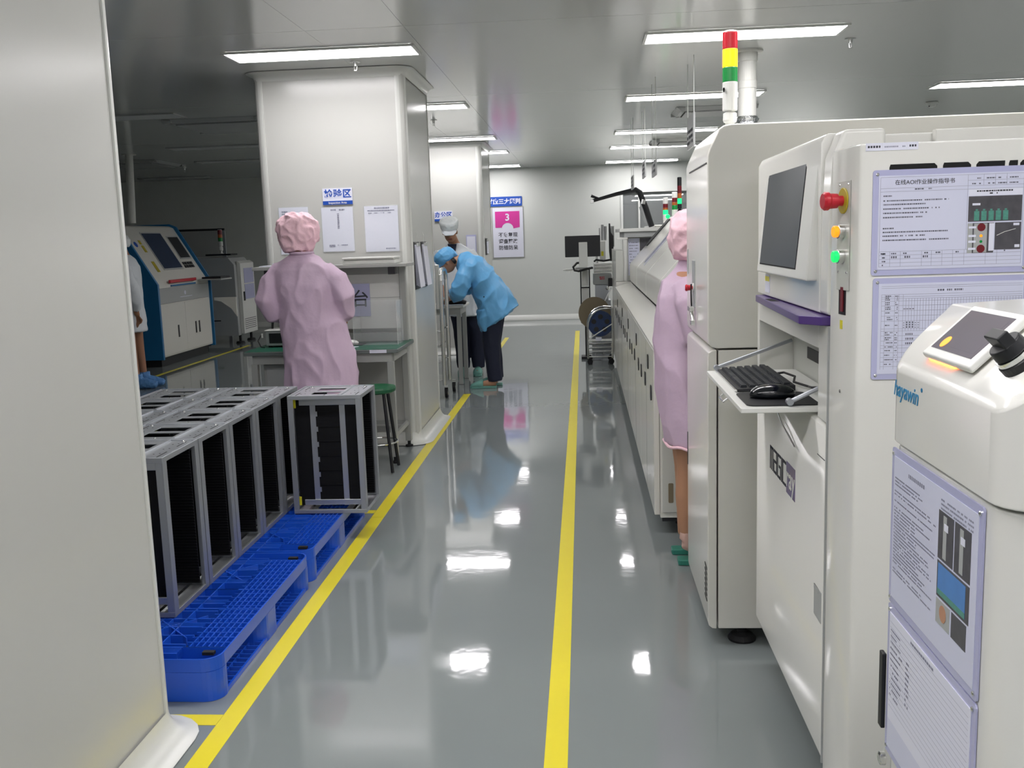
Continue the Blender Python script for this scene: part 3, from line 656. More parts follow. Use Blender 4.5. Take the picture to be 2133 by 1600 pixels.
# selector knob
ko = Vector((.524, 1.196, topz(.524)))
kn = MB().lathe(ko, sn, [(0, .025), (.010, .025), (.012, .022)], 28).build('knob_collar', 'dark', tC)
MB().lathe(ko + sn * .0121, sn, [(0, .0235), (.006, .0235)], 28).build('chrome_ring', 'steel', tC)
MB().lathe(ko + sn * .0182, sn, [(0, .0215), (.016, .020)], 28).slab(ko + sn * .032, sr, su, -.020, .020, -.008, .008, 0, .018).build('selector_knob', 'dark', tC, .002)
MB().box(.474, .481, 1.535, 1.553, .68, .81).build('pull_handle', 'dark', tC, .002)
MB().lathe((.483, 1.54, .625), (-1, 0, 0), [(0, .011), (.008, .011), (.01, .007)], 18).build('key_lock', 'steel', tC)
MB().box(.55, 1.1, 1.2, 1.5, .0, .119).build('pedestal', 'dark', tC)
def fill_c(t, o, r, u, w_, h_, b):
    m = MB(); x0, x1, y0, y1 = b + .004, w_ - b - .004, b + .004, h_ - b - .004; W = x1 - x0
    dashes(m, o, r, u, x0 + W * .2, x0 + W * .42, y1 - .015, .006, .0003, .95, .6, 1)
    for y in range(30):
        if random.random() < .88: dashes(m, o, r, u, x0 + .003, x0 + W * random.uniform(.3, .58), y1 - .03 - y * .0052, .0024, .0003, .9, .5, 1.8)
    for k in range(3): dashes(m, o, r, u, x0 + W * .62, x1 - .01, y1 - .012 - .006 * k, .0026, .0003, .8)
    m.build('printed_text', 'inkg', t)
    S = lambda a, b_, c_, d, m_, nm, e0=.0, e1=.0004, p=t: MB().slab(o, r, u, a, b_, c_, d, e0, e1).build(nm, m_, p)
    a0 = x0 + W * .60
    for i in range(2):
        p = S(a0 + i * .058, a0 + i * .058 + .054, y1 - .094, y1 - .026, 'photo', 'conveyor_picture')
        S(a0 + i * .058 + .018, a0 + i * .058 + .03, y1 - .09, y1 - .03, 'plastic_g', 'pictured_rail', .0004, .0007, p)
        S(a0 + i * .058 + .022, a0 + i * .058 + .036, y1 - .05, y1 - .04, 'paper', 'caption', .0007, .001, p)
    p = S(a0, a0 + .112, y1 - .148, y1 - .097, 'photo', 'screen_picture')
    S(a0 + .004, a0 + .100, y1 - .144, y1 - .100, 'photob', 'pictured_screen', .0004, .0007, p)
    S(a0 + .004, a0 + .100, y1 - .144, y1 - .136, 'photog', 'pictured_meadow', .0007, .0009, p)
    p = S(a0, a0 + .05, y1 - .186, y1 - .151, 'plastic_g', 'hand_picture')
    MB().lathe(o + r * (a0 + .026) + u * (y1 - .167) + r.cross(u) * .0005, r.cross(u), [(0, .012), (.0004, .012)], 16).build('pictured_hand', 'skin', p)
    p = S(a0 + .056, a0 + .106, y1 - .186, y1 - .151, 'photo', 'cable_picture')
def fill_d(t, o, r, u, w_, h_, b):
    MB().slab(o, r, u, b + .002, w_ - b, b + .05, h_ - b, .0, .0006).build('white_form', 'paper', t)
    m = MB(); L = MB(); x0, x1, y0, y1 = b + .006, w_ - b - .006, b + .055, h_ - b - .006; W = x1 - x0
    for k in range(17): line(L, o, r, u, x0, x1, y1 - .008 - k * .0088, y1 - .008 - k * .0088 + LW * .8, .0009)
    L.build('ruled_lines', 'inkg', t)
    dashes(m, o, r, u, x0 + W * .3, x0 + W * .6, y1 - .005, .004, .0009, .9)
    for k in range(12): dashes(m, o, r, u, x0 + .003, x0 + W * random.uniform(.12, .2), y1 - .022 - k * .0098, .003, .0009, .9)
    for k in range(9): dashes(m, o, r, u, x0 + W * .24, x0 + W * .29, y1 - .045 - k * .0085, .004, .0009, .8, .3, .8)
    m.build('printed_text', 'inkg', t)
holder((.4825, 1.530, .905), (0, -1, 0), (0, 0, 1), .352, .252, 'lilac-framed sheet with text and printed photos on the foreground machine', fill_c)
holder((.4825, 1.530, .650), (0, -1, 0), (0, 0, 1), .352, .252, 'lilac-framed holder with a white handwritten form, lower one on the foreground machine', fill_d)
# ================================================================== LINE BEYOND THE TALL CABINET
tO = thing('reflow_oven', (1.0, 7.5, 0), 'long cream oven machine with sloped hood and black door latches', 'machine')
OY0, OY1 = 4.73, 10.28; OX = .332
n = 5; seg = (OY1 - OY0) / n
for i in range(n):
    a, b = OY0 + i * seg + .003, OY0 + (i + 1) * seg - .003
    d = MB().prism([(OX, .105), (.36, .105), (.36, .935), (OX, .935)], 'y', a, b).build('side_door', 'machine', tO, .004)
    MB().box(OX - .0006, OX, (a + b) / 2 - .001, (a + b) / 2 + .001, .11, .93).build('door_gap', 'seam', d)
    for yy, zz in ((a + .16, .70), (a + .62, .705), (a + .38, .83), (b - .12, .70)):
        MB().prism(rrect(yy - .038, yy + .038, zz - .038, zz + .038, .025), 'x', OX - .004, OX + .002).build('door_latch', 'dark', d)
MB().prism([(.361, .09), (1.75, .09), (1.75, .985), (.50, .985), (.34, .948), (.361, .935)], 'y', OY0 + .003, OY1).build('lower_body', 'machine', tO, .003)
MB().prism([(.333, .938), (.495, .99), (.495, 1.0), (.333, .950)], 'y', OY0, OY1).build('work_ledge', 'machine', tO, .002)
# near end plate
ep = MB().box(.372, 1.3, OY0 - .006, OY0 + .002, .12, .92).build('end_panel', 'panelgrey', tO, .002)
MB().prism(rrect(.40, .425, .17, .27, .006), 'y', OY0 - .008, OY0 - .0055).build('panel_slot', 'kraft', ep)
MB().box(.37, 1.7, OY0 + .01, OY0 + .12, .07, .089).build('base_rail', 'dark', tO)
for y in (4.95, 6.5, 8.1, 9.9): MB().lathe((.5, y, 0), (0, 0, 1), [(0, .045), (.02, .04), (.025, .015), (.09, .015)], 16).build('levelling_foot', 'rubber', tO)
# hood
MB().box(.505, 1.7, 5.0, 10.25, .99, 1.012).build('hood_gap', 'black', tO)
for i in range(4):
    a = 5.0 + i * 1.3125
    h = MB().prism([(.485, 1.013), (1.62, 1.013), (1.62, 1.665), (.925, 1.665), (.905, 1.655), (.50, 1.205), (.485, 1.18)], 'y', a + .003, a + 1.3105).build('hood_section', 'machine', tO, .012, seg=3)
    if i == 2:
        q = Vector((.50, 8.42, 1.205)); qr = Vector((0, -1, 0)); qu = Vector((.405, 0, .45)).normalized()
        MB().slab(q, qr, qu, -.30, .05, .03, .46, .0005, .002).build('label_sheet', 'acrylic', h)
        MB().slab(q, qr, qu, .0, .05, .03, .46, .002, .004).build('white_strip', 'paper', h)
        for k in range(3): MB().slab(q, qr, qu, -.28 + .085 * k, -.22 + .085 * k, .06, .42, .002, .003).build('label_text', 'inkg', h)
MB().slab(Vector((.515, 10.0, 1.222)), (0, -1, 0), Vector((.405, 0, .45)).normalized(), -.2, .1, .20, .55, .0005, .01).build('hood_window', 'dark', tO, .003)

# machine at the far end of the line
tF = thing('placement_machine', (1.0, 11.2, 0), 'pale machine with white post and papered side beyond the oven', 'machine')
MB().box(.345, 1.6, 10.36, 11.7, .1, 1.0).build('lower_body', 'machine', tF, .008)
MB().box(.345, .425, 10.36, 11.7, 1.003, 1.33).build('side_cover', 'panelgrey', tF, .004)
MB().box(.47, 1.6, 10.44, 11.7, 1.003, 1.46).build('upper_body', 'panelgrey', tF, .004)
MB().box(.39, 1.6, 10.36, 11.7, 1.52, 1.555).build('top_beam', 'plastic_w', tF, .003)
MB().box(.44, 1.6, 10.38, 11.68, 1.462, 1.519).build('top_rail', 'plastic_g', tF)
MB().cyl((.446, 10.40, 1.003), (.446, 10.40, 1.44), .026, 20).build('post', 'plastic_w', tF)
MB().box(.36, .475, 10.37, 10.43, 1.442, 1.462).build('post_cap', 'plastic_w', tF, .002)
for y in (10.5, 11.5): MB().cyl((.45, y, 0), (.45, y, .1), .03, 14).build('foot', 'rubber', tF)
pp = MB().box(.482, .60, 10.434, 10.4395, 1.06, 1.45).build('paper_sheet', 'paper2', tF)
mm = MB()
for k in range(9): dashes(mm, (.482, 10.4335, 1.06), (1, 0, 0), (0, 0, 1), .01, .105, .34 - k * .03, .01, .0003, .8)
mm.build('printed_text', 'inkg', pp)
MB().box(.605, .72, 10.434, 10.4395, 1.32, 1.45).build('picture_sheet', 'photo', tF); MB().box(.605, .70, 10.434, 10.4395, 1.12, 1.30).build('picture_sheet', 'photo', tF)

# black folding lift arm
t = thing('support_arm', (.76, 11.4, 1.555), 'black folding boom arm rising over the far end of the machine line', 'arm')
MB().tube([(.80, 11.42, 1.575), (.735, 11.4, 1.78), (.665, 11.4, 1.965), (.62, 11.4, 1.995), (.56, 11.4, 1.985)], [.034, .034, .032, .032, .028], 12).build('lower_arm', 'dark', t)
MB().tube([(.73, 11.36, 1.62), (.665, 11.36, 1.80)], .014, 10).build('gas_strut', 'plastic_g', t)
MB().tube([(.70, 11.37, 1.83), (.71, 11.37, 1.88)], .024, 10).build('strut_clamp', 'steel', t)
MB().tube([(.56, 11.4, 1.985), (.40, 11.4, 1.955), (.2, 11.4, 1.905), (.13, 11.4, 1.888)], [.027, .022, .019, .02], 12).build('upper_arm', 'dark', t)
MB().tube([(.20, 11.4, 1.91), (.11, 11.4, 1.945)], [.012, .018], 8).build('end_handle', 'dark', t)
MB().box(.10, .14, 11.38, 11.42, 1.86, 1.90).build('end_bracket', 'steel', t, .003)

# signal towers far along the line
def ty(h0, h1): return h1 - h0
tower((1.05, 12.5, 1.60), .032, [(.075, 'plastic_w', 'tower_body'), (.055, 'towgl', 'green_lens'), (.025, 'towo', 'orange_lens'), (.05, 'towro', 'red_lens'), (.07, 'plastic_w', 'top_unit')], 'white signal light with lit green lens, left of the far pair', pole=.05, grp='signal lights over the far machines')
tower((1.165, 12.5, 1.62), .035, [(.11, 'plastic_w', 'tower_body'), (.055, 'towg', 'green_lens'), (.035, 'towo', 'orange_lens'), (.055, 'towro', 'red_lens'), (.065, 'plastic_w', 'top_unit')], 'white signal light with unlit lenses, right of the far pair', pole=.05, grp='signal lights over the far machines')
tower((1.0, 10.2, 1.666), .022, [(.05, 'dark', 'tower_body'), (.055, 'towgl', 'green_lens'), (.05, 'towo', 'orange_lens'), (.075, 'towro', 'red_lens'), (.08, 'dark', 'top_unit')], 'black-bodied signal light with lit green lens just left of the tall cabinet', pole=.07, grp='signal lights over the far machines', base='dark')
bigm = thing('far_machine', (1.4, 13.2, 0), 'cream machine standing behind the oven, carrying two white signal lights', 'machine')
MB().box(.9, 2.6, 12.3, 14.4, .1, 1.597).build('body', 'machine', bigm, .01)
MB().box(1.10, 1.24, 12.42, 12.58, 1.598, 1.619).build('tower_plinth', 'plastic_w', bigm)
MB().box(1.0, 2.5, 12.4, 14.3, 0, .099).build('base', 'dark', bigm)
g = thing('status_lamp', (1.0, 11.6, 1.555), 'small lit green status lamp beside the white signal lights', 'lamp')
MB().cyl((1.0, 11.6, 1.556), (1.0, 11.6, 1.66), .008, 8).build('stalk', 'plastic_g', g); MB().ball((1.0, 11.6, 1.685), .026).build('green_lens', 'towgl', g, smooth=True)

# ---------- steel reel trolley with reels, and the small feeder station behind it
ty_ = 11.3
t = thing('reel_trolley', (.2, 11.45, 0), 'steel tube trolley holding reels at the end of the machine line', 'trolley')
for yy in (ty_, ty_ + .34):
    nm = 'tube_arch'
    MB().tube([(.04, yy, .07), (.04, yy, .44)] + [(.04 + .19 * (1 - math.cos(a)), yy, .44 + .21 * math.sin(a)) for a in [math.pi / 2 * i / 6 for i in range(1, 7)]] + [(.325, yy, .65), (.325, yy, .07)], .013, 10).build(nm, 'steel', t)
fr = MB()
for z in (.09, .155, .20, .25): fr.cyl((.04, ty_, z), (.325, ty_, z), .008, 8).cyl((.04, ty_ + .34, z), (.325, ty_ + .34, z), .008, 8)
for x in (.04, .13, .22, .325):
    for z in (.09, .20): fr.cyl((x, ty_, z), (x, ty_ + .34, z), .006, 8)
fr.build('lower_rails', 'steel', t)
MB().box(.03, .335, ty_ - .01, ty_ + .35, .27, .30).build('shelf', 'steel', t, .003)
MB().box(.13, .20, ty_ - .013, ty_ - .011, .28, .32).build('paper_tag', 'paper', t)
MB().cyl((.065, ty_ - .02, .31), (.32, ty_ - .02, .47), .006, 8).build('diagonal_rod', 'plastic_w', t)
for x, y in ((.06, ty_), (.31, ty_), (.06, ty_ + .34), (.31, ty_ + .34)):
    MB().cyl((x, y - .012, .034), (x, y + .012, .034), .033, 18).box(x - .012, x + .012, y - .014, y + .014, .05, .072).build('caster', 'rubber', t)
def reel(c, ax, r, th, m_, name, label):
    q = thing(name, c, label, 'reel')
    c = Vector(c); a = Vector(ax)
    for s_ in (-1, 1):
        MB().lathe(c + a * (s_ * th / 2), a * s_, [(0, r), (.003, r)], 40).build('flange', m_, q)
        for i in range(5):
            an = math.tau * i / 5 + .3; d = Vector((math.cos(an), 0, math.sin(an))) * r * .55
            MB().lathe(c + d + a * (s_ * (th / 2 + .003)), a * s_, [(0, r * .2), (.0012, r * .2)], 16).build('flange_recess', 'dark' if m_ != 'kraft' else 'kraft', q)
    MB().lathe(c - a * th / 2, a, [(0, r * .4), (th, r * .4)], 24).build('core', 'kraft' if m_ == 'kraft' else 'dark', q)
    return q
reel((.190, 11.42, .468), (0, 1, 0), .148, .06, 'reelblue', 'blue_reel', 'dark blue plastic reel held in the steel trolley')
reel((.125, 11.72, .57), (0, 1, 0), .19, .10, 'kraft', 'cardboard_reel', 'large brown cardboard reel behind the dark blue reel')
MB0 = tag(MB().box(.09, .2, 11.68, 11.76, .0, .378).build('reel_stand', 'alu_dull', None, .004), 'grey metal stand under the brown reel', 'stand')

t = thing('feeder_station', (.25, 12.0, 0), 'small grey feeder station with tubes and trays behind the reels', 'machine')
MB().box(.16, .33, 11.86, 12.2, 0, .71).build('pedestal', 'alu_dull', t, .004)
MB().box(.145, .30, 11.84, 12.2, .712, .90).build('neck', 'alu_dull', t, .004)
MB().box(.12, .345, 11.82, 12.25, .903, 1.03).build('head_box', 'plastic_g', t, .006)
m = MB(); dashes(m, (.12, 11.819, .9), (1, 0, 0), (0, 0, 1), .075, .135, .085, .012, .0005, 1); dashes(m, (.12, 11.819, .9), (1, 0, 0), (0, 0, 1), .08, .14, .065, .012, .0005, 1); m.build('red_print', 'red', t)
for i, z in enumerate((1.06, 1.10, 1.14)):
    MB().tube([(.135, 11.85, z), (.36, 11.85, z + .005)], .013, 10).build('white_tube', 'plastic_w', t)
MB().box(.13, .345, 11.9, 12.2, 1.032, 1.16).build('tube_rack', 'steel', t, .003)
MB().tube([(.34, 11.82, .86), (.30, 11.81, .80), (.24, 11.81, .68), (.21, 11.81, .60)], .010, 8).build('air_hose', 'steel', t)
MB().lathe((.29, 11.835, .86), (0, -1, 0), [(0, .025), (.02, .025), (.025, .012)], 14).build('air_valve', 'steel', t)
MB().box(.30, .36, 11.80, 11.86, .88, .98).build('motor_block', 'dark', t, .003)
MB().box(.205, .275, 11.86, 11.93, 1.20, 1.42).build('white_box', 'plastic_w', t, .003)
MB().box(.222, .252, 11.858, 11.8595, 1.245, 1.30).build('yellow_sticker', 'yclip', t)
for i, (x, z) in enumerate(((.205, 1.58), (.232, 1.62), (.268, 1.60))):
    MB().prism([(x, 1.43), (x + .012 + .012 * (i > 0), 1.43), (x + .012 + .018 * (i > 0), z), (x + .002, z)], 'y', 12.0, 12.3).build('grey_plate', 'plastic_g', t, .002)
MB().prism([(.33, 1.18), (.355, 1.18), (.372, 1.28), (.372, 1.48), (.345, 1.52), (.337, 1.63), (.318, 1.63), (.318, 1.30)], 'y', 11.88, 11.92).build('black_plate', 'dark', t, .003)
MB().box(.352, .385, 11.96, 12.2, 1.35, 1.60).build('grey_plate', 'plastic_g', t, .002)
MB().cyl((.16, 11.9, 1.40), (.18, 11.9, 1.16), .006, 8).cyl((.145, 11.9, 1.45), (.165, 11.9, 1.16), .004, 8).build('thin_rods', 'plastic_g', t)
MB().tube([(.135, 11.88, 1.18), (.16, 11.87, 1.20), (.25, 11.86, 1.185), (.36, 11.87, 1.2), (.42, 11.87, 1.26)], .012, 8).build('black_hose', 'cable', t)

# monitor on its stand
t = thing('computer_stand', (.0, 11.88, 0), 'tall black and white stand carrying the monitor beyond the reels', 'stand')
fr = MB()
for x in (-.03, .075): fr.box(x - .008, x + .008, 11.86, 11.90, .44, 1.10)
for z in (.87, .44, 1.09): fr.box(-.03, .075, 11.86, 11.90, z - .008, z + .008)
fr.build('black_frame', 'dark', t); MB().box(-.018, .063, 11.875, 11.885, .885, 1.08).box(-.018, .063, 11.875, 11.885, .455, .86).build('white_panel', 'plastic_w', t)
MB().box(-.04, .085, 11.80, 12.0, 0, .03).box(.01, .035, 11.86, 11.90, .03, .44).build('foot', 'dark', t)
MB().box(-.09, .12, 11.5, 11.90, 1.103, 1.125).build('bracket', 'plastic_g', t, .003)
MB().tube([(-.0, 11.46, 1.185), (-.07, 11.46, 1.18), (-.115, 11.46, 1.135), (-.10, 11.46, 1.095), (-.05, 11.46, 1.085), (.05, 11.47, 1.11), (.11, 11.5, 1.12)], .014, 10).build('cable_loop', 'cable', t)
MB().tube([(-.09, 11.5, 1.105), (-.2, 11.5, 1.10), (-.235, 11.5, 1.10)], [.008, .014, .006], 8).tube([(-.14, 11.5, 1.1), (-.15, 11.5, 1.06)], .005, 6).build('white_handle', 'plastic_w', t)
t2 = thing('computer_monitor', (0, 11.45, 1.25), 'black flat monitor seen from behind with a white mounting plate', 'monitor')
MB().box(-.205, .205, 11.42, 11.46, 1.25, 1.495).build('monitor_back', 'dark', t2, .006)
MB().box(-.045, .055, 11.405, 11.4195, 1.13, 1.42).build('mounting_plate', 'plastic_w', t2, .004)
# ================================================================== LEFT: MAGAZINES, PALLETS
def pallet(y0, y1, label):
    x0, x1 = -2.40, -1.232; H = .15
    t = thing('plastic_pallet', ((x0 + x1) / 2, (y0 + y1) / 2, 0), label, 'pallet', 'blue plastic pallets')
    L = y1 - y0
    d = MB()
    # top deck: rounded rim, then ribs
    def ring(z0, z1, w_, r):
        o_ = rrect(x0 + .0005, x1 - .0005, y0 + .0005, y1 - .0005, r, 6); i_ = rrect(x0 + w_, x1 - w_, y0 + w_, y1 - w_, r - w_ * .5, 6); n_ = len(o_)
        vs = [(x, y, z) for z in (z0, z1) for x, y in o_] + [(x, y, z) for z in (z0, z1) for x, y in i_]
        fs = []
        for i in range(n_):
            j = (i + 1) % n_
            fs += [(i, j, n_ + j, n_ + i), (2*n_ + i, 3*n_ + i, 3*n_ + j, 2*n_ + j), (n_ + i, n_ + j, 3*n_ + j, 3*n_ + i), (i, 2*n_ + i, 2*n_ + j, j)]
        d.add(vs, fs)
    ring(H - .045, H, .006, .06)
    zt0, zt1 = H - .030, H
    th = .0035
    # rib bands in x: coarse diamonds/rectangles alternate with fine slats as on the real deck
    bands = [(x1 - .30, x1 - .006), (x1 - .60, x1 - .30), (x1 - .88, x1 - .60), (x0 + .006, x1 - .88)]
    for k in range(4): d.box(bands[k][0] - th/2, bands[k][0] + th/2, y0 + .006, y1 - .006, zt0, zt1)
    nb = 4; blk = L / nb
    # fine grid next to the aisle edge (runs in y)
    for i in range(1, 7): 
        x = x1 - .006 - i * .022
        d.box(x - .002, x + .002, y0 + .1, y1 - .1, zt0 + .006, zt1)
    y = y0 + .1
    while y < y1 - .09:
        d.box(x1 - .16, x1 - .006, y - .002, y + .002, zt0 + .006, zt1); y += .042
    # coarse rectangles
    y = y0 + .05; i = 0
    while y < y1 - .03:
        d.box(x0 + .006, x1 - .16, y - .0025, y + .0025, zt0, zt1)
        if i % 3 == 0:
            for q in range(5): d.box(x0 + .006, x1 - .16, y + .006 + q * .008 - .0012, y + .006 + q * .008 + .0012, zt0, zt1)
        y += .075; i += 1
    for i in range(1, 11):
        x = x1 - .16 - i * .088
        if x > x0 + .02: d.box(x - .0025, x + .0025, y0 + .006, y1 - .006, zt0, zt1)
    # diagonals
    for yc in (y0 + .28, y0 + .82 * L - .05):
        for xc in (x1 - .28, x1 - .70):
            for sx in (-1, 1):
                a = Vector((xc - .10, yc - sx * .10, 0)); b = Vector((xc + .10, yc + sx * .10, 0)); u = (b - a).normalized()
                d.slab(a + Vector((0, 0, zt0)), u, (-u.y, u.x, 0), 0, (b - a).length, -.002, .002, 0, .03)
    # dividers over the feet
    for yc in (y0 + .10, (y0 + y1) / 2 - .10, (y0 + y1) / 2 + .10, y1 - .10):
        d.box(x0 + .006, x1 - .006, yc - .003, yc + .003, H - .045, zt1)
    d.build('top_deck', 'pallet', t)
    for fy0, fy1 in ((y0, y0 + .12), ((y0 + y1) / 2 - .10, (y0 + y1) / 2 + .10), (y1 - .12, y1)):
        for fx0, fx1 in ((x1 - .34, x1), ((x0 + x1) / 2 - .09, (x0 + x1) / 2 + .09), (x0, x0 + .34)):
            r = .058
            o_ = rrect(fx0, fx1, fy0, fy1, r, 6); i_ = rrect(fx0 + .005, fx1 - .005, fy0 + .005, fy1 - .005, r - .004, 6); n_ = len(o_)
            f = MB(); vs = [(x, y, z) for z in (.001, H - .046) for x, y in o_] + [(x, y, z) for z in (.006, H - .046) for x, y in i_]; fs = []
            for i in range(n_):
                j = (i + 1) % n_; fs += [(i, j, n_ + j, n_ + i), (2*n_ + i, 3*n_ + i, 3*n_ + j, 2*n_ + j), (n_ + i, n_ + j, 3*n_ + j, 3*n_ + i)]
            fs += [tuple(range(n_)), tuple(range(2*n_, 3*n_))]
            f.add(vs, fs); 
            f.box((fx0+fx1)/2 - .002, (fx0+fx1)/2 + .002, fy0 + .006, fy1 - .006, .006, H - .05)
            f.build('foot_block', 'pallet', t)
    # bottom runners with open squares
    b = MB()
    for fx0, fx1 in ((x1 - .17, x1 - .003), ((x0 + x1) / 2 - .06, (x0 + x1) / 2 + .06), (x0 + .003, x0 + .17)):
        b.box(fx0, fx0 + .008, y0 + .05, y1 - .05, .001, .016).box(fx1 - .008, fx1, y0 + .05, y1 - .05, .001, .016)
        y = y0 + .13
        while y < y1 - .12: b.box(fx0 + .008, fx1 - .008, y, y + .006, .001, .014); y += .036
        for q in (.33, .66): b.box(fx0 + (fx1 - fx0) * q - .002, fx0 + (fx1 - fx0) * q + .002, y0 + .12, y1 - .12, .001, .014)
    b.build('bottom_runner', 'pallet', t)
    MB().box(x1 - .075, x1 - .035, y0 + .055, y0 + .075, H - .01, H + .0006).box(x1 - .075, x1 - .035, y1 - .075, y1 - .055, H - .01, H + .0006).build('grip_pad', 'rubber', t)
pallet(2.955, 4.055, 'nearer blue plastic pallet, its front end open beside the near column')
pallet(4.075, 5.175, 'farther blue plastic pallet, under the single magazine by the bench')

def magazine():
    """board magazine: open at both x ends; origin at the middle of its underside"""
    W, D, H = .372, .332, .608; hx, hy = W / 2, D / 2
    t = thing('board_magazine', (0, 0, 0), '', 'rack')
    def plate(z0, up, nm):
        p = MB(); e = .004; zt = z0 + e if up else z0 + e
        # plate as bars around two openings
        p.box(-hx + .012, -.085, -hy + .012, hy - .012, z0, zt)
        p.box(.065, hx - .012, -hy + .012, hy - .012, z0, zt)
        p.box(-.085, .065, -hy + .012, -.10, z0, zt).box(-.085, .065, -.018, .018, z0, zt).box(-.085, .065, .10, hy - .012, z0, zt)
        o = p.build(nm, 'aluminium', t, .001)
        rim = MB(); zz0, zz1 = (z0 - .012, z0 + .008) if up else (z0 - .004, z0 + .016)
        rim.box(-hx, hx, -hy, -hy + .011, zz0, zz1).box(-hx, hx, hy - .011, hy, zz0, zz1)
        rim.box(-hx, -hx + .011, -hy + .0115, hy - .0115, zz0, zz1).box(hx - .011, hx, -hy + .0115, hy - .0115, zz0, zz1)
        rim.build('edge_rim', 'alu_dull', o, .0015)
        if up:
            MB().box(.068, .084, -hy + .014, hy - .014, zt + .0002, zt + .007).build('raised_rail', 'aluminium', o, .001)
            s = MB()
            for sx in (-1, 1):
                for k in range(3):
                    for j in range(2):
                        s.lathe((sx * .128 + j * .018 - .009, -.085 + k * .085 + j * .012, zt), (0, 0, 1), [(0, .0036), (.0004, .0036)], 8)
                s.box(sx * .152 - .0022, sx * .152 + .0022, -.135, -.045, zt, zt + .0004).box(sx * .152 - .0022, sx * .152 + .0022, .045, .135, zt, zt + .0004)
            s.build('slots', 'black', o)
            b = MB()
            for bx, by in ((.0, -hy + .02), (-.14, hy - .03), (.14, hy - .03)): b.lathe((bx, by, zt), (0, 0, 1), [(0, .006), (.004, .005), (.006, .002)], 10)
            b.build('bolts', 'steel', o)
        else:
            r_ = MB().box(-.12, -.105, -hy + .014, hy - .014, zt, zt + .006).box(.105, .12, -hy + .014, hy - .014, zt, zt + .006).build('guide_rail', 'steel', o)
    plate(H - .012, True, 'top_plate'); plate(.004, False, 'bottom_plate')
    # corner posts: folded channels
    for sx in (-1, 1):
        for sy in (-1, 1):
            p = MB(); X = sx * hx; Y = sy * hy
            xa, xb = sorted((X, X - sx * .003)); p.box(xa, xb, *sorted((Y - sy * .001, Y - sy * .036)), .018, H - .022)
            xa, xb = sorted((X - sx * .003, X - sx * .028)); p.box(xa, xb, *sorted((Y - sy * .001, Y - sy * .004)), .018, H - .022)
            xa, xb = sorted((X - sx * .003, X - sx * .016)); p.box(xa, xb, *sorted((Y - sy * .033, Y - sy * .036)), .018, H - .022)
            p.build('corner_post', 'alu_dull', t, .0008)
    # two ribbed walls of black boards; ribs face each other
    for y, s in ((-.108, 1), (.118, -1)):
        for x0, x1 in ((-.168, -.06), (.06, .168)):
            b = MB(); b.box(x0, x1, y - .003, y + .003, .03, H - .035)
            z = .034
            while z < H - .04: b.box(x0, x1, *sorted((y + s * .003, y + s * .008)), z, z + .004); z += .012
            b.build('slot_board', 'esd', t)
        b = MB(); b.box(-.0598, .0598, y - .003, y + .003, .04, H - .045)
        for k in range(7): b.box(-.058, .058, y - .0065, y - .003, .06 + k * .075, .064 + k * .075)
        b.build('centre_panel', 'esd', t)
        st = MB()
        for x in (-.088, .062):
            st.box(x, x + .028, *sorted((y - s * .009, y - s * .0068)), .03, H - .03)
        if s > 0:
            for k in range(6): st.box(-.060, -.052, y - .0088, y - .0066, .10 + k * .078, .125 + k * .078)
        st.build('back_strip', 'aluminium', t)
    MB().box(-.14, .165, -.126, -.117, .034, .062).build('cross_rail', 'aluminium', t, .002); MB().box(-.14, .165, -.126, -.117, H - .06, H - .028).build('cross_rail', 'aluminium', t, .002)
    for z in (.03, H - .075): MB().box(-.172, -.160, -.118, -.100, z, z + .045).box(.160, .172, -.118, -.100, z, z + .045).build('yellow_clip', 'yclip', t, .002)
    return t
proto = magazine(); first = True
spots = []
for i, y in enumerate((3.31, 3.648, 3.986, 4.324, 4.662)):
    spots.append((-1.712, y + .168, ['row nearest the camera', 'second row from the camera', 'third row from the camera', 'fourth row from the camera', 'farthest row'][i], 'aisle-side column'))
for i, y in enumerate((3.648, 3.986, 4.324, 4.662)):
    spots.append((-2.088, y + .168, ['second row from the camera', 'third row from the camera', 'fourth row from the camera', 'farthest row'][i], 'inner column'))
spots.append((-1.296, 4.662 + .168, None, None))
for x, y, rn, cn in spots:
    o = proto if first else copy_tree(proto); first = False
    o.location = (x, y, .1512)
    o['group'] = 'aluminium board magazines on the blue pallets'
    o['label'] = ('aluminium magazine with black boards, %s, %s' % (rn, cn)) if rn else 'aluminium magazine standing alone towards the yellow tape, right of the others'

# ================================================================== INSPECTION BENCH in front of column 2
bx0, bx1, by0, by1 = -2.30, -1.245, 6.36, 6.99; bz = .79
t = thing('work_bench', ((bx0 + bx1) / 2, 6.68, 0), 'grey steel bench with green top and raised shelf against the large column', 'bench')
MB().box(bx0, bx1, by0, by1, bz - .028, bz - .003).build('bench_top', 'benchd', t, .003)
MB().box(bx0 + .004, bx1 - .004, by0 + .004, by1 - .004, bz - .0028, bz).build('green_mat', 'esdgreen', t)
MB().box(bx0 + .05, bx1 - .05, by0 + .03, by0 + .07, bz - .09, bz - .029).box(bx0 + .05, bx1 - .05, by1 - .07, by1 - .03, bz - .09, bz - .029).box(bx1 - .08, bx1 - .04, by0 + .07, by1 - .07, bz - .09, bz - .029).build('apron', 'bench', t)
for x in (bx0 + .06, bx1 - .06):
    for y in (by0 + .05, by1 - .05):
        l = MB().box(x - .022, x + .022, y - .022, y + .022, .045, bz - .0905).build('leg', 'bench', t, .003)
        MB().lathe((x, y, .001), (0, 0, 1), [(0, .028), (.012, .028), (.016, .012), (.044, .012)], 16).build('foot', 'rubber', l)
